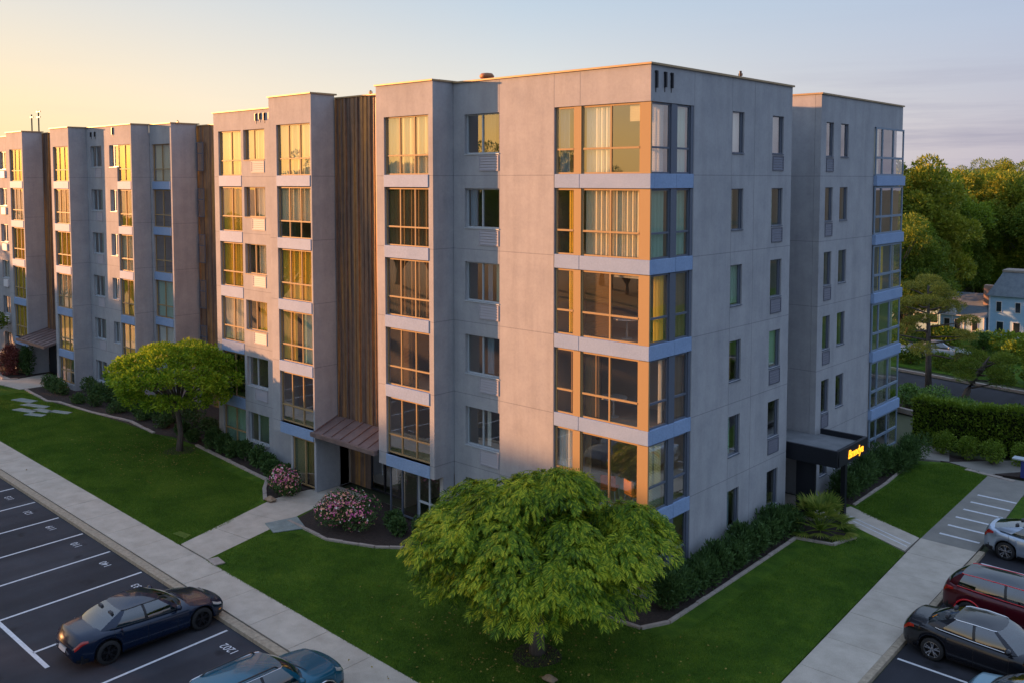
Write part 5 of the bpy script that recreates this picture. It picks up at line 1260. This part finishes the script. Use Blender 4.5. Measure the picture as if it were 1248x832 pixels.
def pine(loc, h, lean, label, pads, seed, lm='leaf_pine'):
    e = empty('pine_tree', loc); tag(e, label, 'pine tree'); rr = random.Random(seed); mb = MB(); lx, ly = lean
    P = [(lx*(t_**1.3)*1.0, ly*t_, h*t_) for t_ in (0, .25, .5, .75, 1)]; mb.tube(P, [.24, .2, .16, .11, .04], 8); bl = []
    for i in range(pads):
        t_ = .38 + .62*(i+.5)/pads; a = i*2.4 + rr.uniform(-.4, .4); L = (1.05-t_)*h*.48 + .8; c = (lx*t_**1.3 + L*math.cos(a), ly*t_ + L*math.sin(a), h*t_ + rr.uniform(-.15, .35))
        mb.tube([(lx*t_**1.3, ly*t_, h*t_-.3), (c[0]*.5+lx*t_*.5, c[1]*.5, c[2]-.25), (c[0], c[1], c[2]-.1)], [.07, .05, .015], 5)
        for q in range(3): bl.append(((c[0]+rr.uniform(-.5, .5), c[1]+rr.uniform(-.5, .5), c[2]+rr.uniform(-.1, .2)), (rr.uniform(.4, .75), rr.uniform(.4, .75), .24)))
    mb.build('trunk', M['bark'], e, smooth=True); crown_mesh('crown', bl, 380, .2, M[lm], e, lower=-.6, up=.5, w=.16)
pine((-3.6, 39.2, 0), 7.2, (-.3, .3), 'taller sunlit pine with layered branches beyond the road island', 20, 4)
pine((-.9, 37.6, 0), 3.1, (1.4, .4), 'leaning dark pine in front of the pale blue house', 11, 6, 'leaf_dark')
make_tree('round_tree', 'olive green round tree at the right edge in front of the pale blue house', (4.2, 42.0, 0), 2.8, 2.8, 5.6, 1.0, M['leaf_mid'], 22, 420, .24, seed=21)

def house(loc, rz):
    e = empty('blue_house', loc, rz); e.scale = (.64, .64, .62); tag(e, 'pale blue house with grey roofs, white trim and a small pointed dormer', 'house')
    hb_ = varied('blue_siding', (.34, .54, .72), (.42, .62, .80), 2, .7, .05); rf_ = varied('slate_roof', (.13, .16, .19), (.20, .235, .26), 1.5, .8, .3, 20); wt = M['white']
    mb = MB(); mb.box(-11, 3, 0, 7, 0, 3.6); mb.box(3.01, 8, -1.5, 6, 0, 6.3); mb.box(-3.2, 2.6, -2.6, -.02, 0, 3.2); mb.build('wall', hb_, e)
    def gable(x0, x1, y0, y1, z0, zr_, axis, nm='roof', mat=rf_):
        mb = MB(); o_ = .35
        if axis == 'x':
            ym = (y0+y1)/2; A = [(x0-o_, y0-o_, z0-.1), (x1+o_, y0-o_, z0-.1), (x1+o_*.3, ym, zr_), (x0-o_*.3, ym, zr_), (x0-o_, y1+o_, z0-.1), (x1+o_, y1+o_, z0-.1)]
            mb.v = A; mb.f = [(0, 1, 2, 3), (3, 2, 5, 4), (0, 3, 4), (1, 5, 2), (0, 4, 5, 1)]
        else:
            xm = (x0+x1)/2; A = [(x0-o_, y0-o_, z0-.1), (x0-o_, y1+o_, z0-.1), (xm, y1+o_*.3, zr_), (xm, y0-o_*.3, zr_), (x1+o_, y0-o_, z0-.1), (x1+o_, y1+o_, z0-.1)]
            mb.v = A; mb.f = [(0, 3, 2, 1), (3, 4, 5, 2), (0, 4, 3), (1, 2, 5), (0, 1, 5, 4)]
        mb.mi = [0]*len(mb.f); return mb.build(nm, mat, e)
    gable(-11, 3, 0, 7, 3.6, 5.9, 'x'); gable(-3.2, 2.6, -2.6, .5, 3.2, 4.5, 'x')
    mb = MB(); mb.v = [(2.6, -1.9, 6.25), (8.4, -1.9, 6.25), (8.4, 6.4, 6.25), (2.6, 6.4, 6.25), (4.2, .6, 9.6), (6.8, .6, 9.6), (6.8, 4, 9.6), (4.2, 4, 9.6)]
    mb.f = [(0, 1, 5, 4), (1, 2, 6, 5), (2, 3, 7, 6), (3, 0, 4, 7), (4, 5, 6, 7), (3, 2, 1, 0)]; mb.mi = [0]*6; r_ = mb.build('roof', rf_, e)
    mb = MB(); mb.box(4.1, 6.9, .5, 4.1, 9.605, 9.9); mb.build('roof_cap', M['edge'], r_)
    mb = MB(); mb.box(1.6, 3.0, 1.2, 2.6, 3.61, 7.4); mb.build('chimney', plain('chimney_stucco', (.48, .33, .27), .9), e)
    mb = MB(); mb.v = [(-2.6, -2.75, 3.15), (-.9, -2.75, 3.15), (-1.75, -2.75, 4.6), (-2.6, -.5, 3.9), (-.9, -.5, 3.9), (-1.75, -.5, 4.6)]; mb.f = [(0, 1, 2), (0, 2, 5, 3), (1, 4, 5, 2)]; mb.mi = [0]*3; mb.build('dormer', wt, e)
    def win(x, y, z, w_, h_):
        mb = MB(); mb.box(x-w_/2, x+w_/2, y-.05, y-.003, z, z+h_); f_ = mb.build('window', wt, e); mb = MB(); mb.box(x-w_/2+.1, x+w_/2-.1, y-.07, y-.052, z+.1, z+h_-.1); mb.build('pane', M['dgl'], f_)
    for x, y, z, w_, h_ in ((-9.3, 0, 1.2, 1.3, 1.5), (-7, 0, 1.2, 1.3, 1.5), (-4.8, 0, 1.2, 1.2, 1.5), (-2.3, -2.6, .9, .9, 1.7), (-.9, -2.6, .9, .9, 1.7), (1.4, -2.6, .9, .9, 1.7), (4.2, -1.5, 3.9, .8, 1.6), (6.6, -1.5, 3.9, .8, 1.6), (4.4, -1.5, .9, 1, 1.7), (6.5, -1.5, .9, 1, 1.7)): win(x, y, z, w_, h_)
    mb = MB()
    for x in (-3.15, -1.6, -.05, 1.0, 2.55): mb.box(x-.07, x+.07, -2.68, -2.61, 0, 3.2)
    mb.box(-3.3, 2.7, -2.95, -2.4, 3.06, 3.2); mb.build('porch_trim', wt, e)
    for x in (3.0, 8.0): mb = MB(); mb.box(x-.1, x+.1, -1.6, -1.51, 0, 6.2); mb.build('corner_trim', wt, e)
M['dgl'] = plain('dark_pane', (.02, .03, .04), .08, 0, 1)
house((-8.8, 66, 0), R(3))
def cottage(loc, rz, L, Wd_, h, label, wc=(.6, .6, .6), rc=(.12, .13, .15)):
    e = empty('cottage', loc, rz); tag(e, label, 'house'); mb = MB(); mb.box(-L/2, L/2, -Wd_/2, Wd_/2, 0, h); mb.build('wall', plain('cottage_wall', wc, .8), e)
    mb = MB(); o_ = .4; mb.v = [(-L/2-o_, -Wd_/2-o_, h), (L/2+o_, -Wd_/2-o_, h), (L/2+o_, 0, h+Wd_*.32), (-L/2-o_, 0, h+Wd_*.32), (-L/2-o_, Wd_/2+o_, h), (L/2+o_, Wd_/2+o_, h)]
    mb.f = [(0, 1, 2, 3), (3, 2, 5, 4), (0, 3, 4), (1, 5, 2)]; mb.mi = [0]*4; mb.build('roof', varied('cottage_roof', rc, tuple(c*1.4 for c in rc), 1.5, .85, .3, 15), e)
    k = int(L//2.4)
    for i in range(k):
        x = -L/2 + L*(i+.5)/k; mb = MB(); mb.box(x-.5, x+.5, -Wd_/2-.05, -Wd_/2-.003, 1.0, 2.3); f_ = mb.build('window', M['white'], e); mb = MB(); mb.box(x-.4, x+.4, -Wd_/2-.07, -Wd_/2-.052, 1.1, 2.2); mb.build('pane', M['dgl'], f_)
cottage((-19.5, 74, 0), R(10), 10, 8, 3.2, 'low pale blue-grey cottage half hidden behind the taller pine', (.45, .55, .65), (.16, .2, .24))
cottage((-30, 92, 0), R(-4), 15, 9, 3.4, 'grey roofed house among the trees beside the right block', (.3, .38, .45))
for i, (x, y, z_, c, l) in enumerate([(-11.2, 50.5, R(15), (.7, .7, .7), 'white car parked behind the taller pine'), (-7.0, 52, R(20), (.35, .37, .4), 'grey car parked behind the two pines')]):
    make_car('parked_sedan', l, (x, y, 0), z_, paint('car_paint', c, .3, .2), group='cars parked near the houses')
for i, x in enumerate([-14, -12.2, -10, -8, -5.5, -3.2, -1, 1.4]):
    shrub('garden_shrub', f'{ordw[i]} from the left of the dark shrubs on the far side of the road', (x, 46.6-x*.25, 0), 1.2, 1.0, 1.3, M['leaf_dark'], 'shrubs on the far side of the road', 900, .2)
G5 = 'leafy shrubs in front of the pale blue house'
for i, (x, y, r_, h) in enumerate([(-15.5, 58, 1.6, 2.0), (-13.2, 60.5, 1.3, 1.5), (-11.4, 57, 1.5, 1.8), (-9.4, 60, 1.4, 1.4), (-7.8, 56.5, 1.7, 1.9), (-5.6, 59, 1.5, 1.5), (-3.4, 57.5, 1.8, 2.0), (-1.6, 55, 1.6, 1.7), (-10.5, 53.8, 1.4, 1.3), (-13.8, 54.5, 1.5, 1.6)]):
    shrub('garden_shrub', f'{ordw[i]} of the leafy shrubs scattered in front of the pale blue house', (x, y, 0), r_, r_, h, M[['leaf_mid', 'leaf_hedge', 'leaf_teal'][i % 3]], G5, 1100, .26)
sheet('garden_ground', [(-40, 47), (-8, 47), (2, 45), (14, 42), (40, 42), (40, 90), (-45, 100)], -.09, M['grass'])
# street lamp and wires
def pole(loc, h, label):
    e = empty('utility_pole', loc); tag(e, label, 'utility pole'); mb = MB(); mb.tube([(0, 0, 0), (0, 0, h)], [.16, .11], 8); mb.build('pole', M['bark'], e)
    mb = MB(); mb.box(-1.1, 1.1, -.06, .06, h-.9, h-.75); mb.build('crossarm', M['bark'], e)
pole((-14, 105, 0), 13.5, 'brown utility pole with a crossarm among the far trees'); pole((22, 98, 0), 13.5, 'utility pole outside the right edge carrying the wires')
mb = MB()
for dx in (-1, 0, 1):
    mb.tube([(-14+dx + 36*t_, 105 - 7*t_, 12.7 - 1.2*math.sin(math.pi*t_)) for t_ in np.linspace(0, 1, 13)], .035, 5)
tag(mb.build('power_line', M['trim']), 'thin power lines crossing in front of the far trees', 'power line')
# tree belt behind: a few full trees, then copies
protos = []
T = [('leafy_tree', 'leaf_mid', 5.2, 14), ('leafy_tree', 'leaf_dark', 5.8, 15), ('leafy_tree', 'leaf_yellow', 4.6, 13), ('leafy_tree', 'leaf_teal', 5.0, 13), ('leafy_tree', 'leaf_dark', 6.5, 17)]
look = ['mid green', 'dark green', 'yellow-green', 'blue-green', 'broad dark']
hz = []
r2 = random.Random(42)
# (image column, distance from the camera, height, kind)
for px, d, h, k in [(1085, 98, 17.5, 0), (1112, 94, 18.6, 2), (1140, 104, 17.8, 0), (1165, 112, 17.2, 2), (1190, 128, 16.5, 1), (1205, 150, 18.2, 4), (1228, 118, 17.6, 0), (1250, 110, 17.4, 2), (1272, 108, 17, 1), (1300, 112, 16, 0),
                    (1105, 86, 12.0, 4), (1128, 100, 12.0, 1), (1152, 104, 12.6, 4), (1178, 110, 13.0, 0), (1205, 116, 13.5, 3), (1232, 112, 13.8, 2), (1256, 114, 13, 0),
                    (1165, 108, 9.2, 1), (1192, 113, 9.6, 3), (1222, 109, 9.9, 0), (1250, 110, 9.8, 2), (1280, 112, 9, 1), (1106, 92, 8.0, 1), (1075, 84, 13, 1), (1060, 90, 16, 0), (1240, 140, 17.6, 4), (1175, 150, 17.0, 3), (1150, 165, 18.0, 1), (1265, 160, 18.4, 0), (1215, 175, 19.5, 2), (1190, 200, 19.6, 4), (1245, 210, 21, 1)]:
    hz.append((px, d, h, k))
def at(px, d):
    a = R(132.307) - math.atan((px-624)/1130); return 17.405 + d*math.cos(a), -25.9465 + d*math.sin(a)
base_trees = {}
for i, (px, d, h, k) in enumerate(hz):
    x, y = at(px, d); lab = f'{look[k]} tree, {["back", "front"][d < 110]} of the far belt, {ordw[i % 16]} of {["sixteen tall ones", "sixteen lower ones"][i >= 16]}'
    if k not in base_trees:
        nm, mt, r_, hh = T[k]
        base_trees[k] = (make_tree('leafy_tree', lab, (x, y, 0), r_, r_, hh, 1.6, M[mt], 64, 620, .27, 'trees in the belt beyond the houses', seed=k+50, trunk_r=.3), hh)
        o = base_trees[k][0]; h *= .87; o.scale = (h/hh,)*3; o.rotation_euler.z = r2.uniform(0, 6)
    else:
        o = copy_tree(base_trees[k][0]); o.location = (x, y, 0); o['label'] = lab
        h *= .87; s_ = h/base_trees[k][1]; o.scale = (s_*r2.uniform(.9, 1.1) if h < 15 else s_*.95, s_*r2.uniform(.9, 1.1) if h < 15 else s_*.95, s_); o.rotation_euler.z = r2.uniform(0, 6)
# woodland seen only in the windows and casting the evening shade: west and south of the car park
wd_ = []
for i in range(30):
    a = 176 + i*2.9 + r2.uniform(-.8, .8); d = r2.uniform(58, 70) if a < 216 else r2.uniform(62, 90); h = r2.uniform(9.6, 11.0) if a < 216 else r2.uniform(14, 19)
    wd_.append((-20 + d*math.cos(R(a)), d*math.sin(R(a)), h, i % 5))
for i, (x, y, h, k) in enumerate(wd_):
    o = copy_tree(base_trees[k][0]); o.location = (x, y, -.1); s_ = h/base_trees[k][1]; o.scale = (s_*1.3, s_*1.3, s_) if h < 11.1 else (s_,)*3; o.rotation_euler.z = r2.uniform(0, 6)
    o['label'] = f'{look[k]} {["lower", "taller"][h > 12]} tree across the car park, {ordw[i % 15]} from {["the west", "the south-east"][i >= 15]} end'; o['group'] = 'trees across the car park, seen in the window glass'
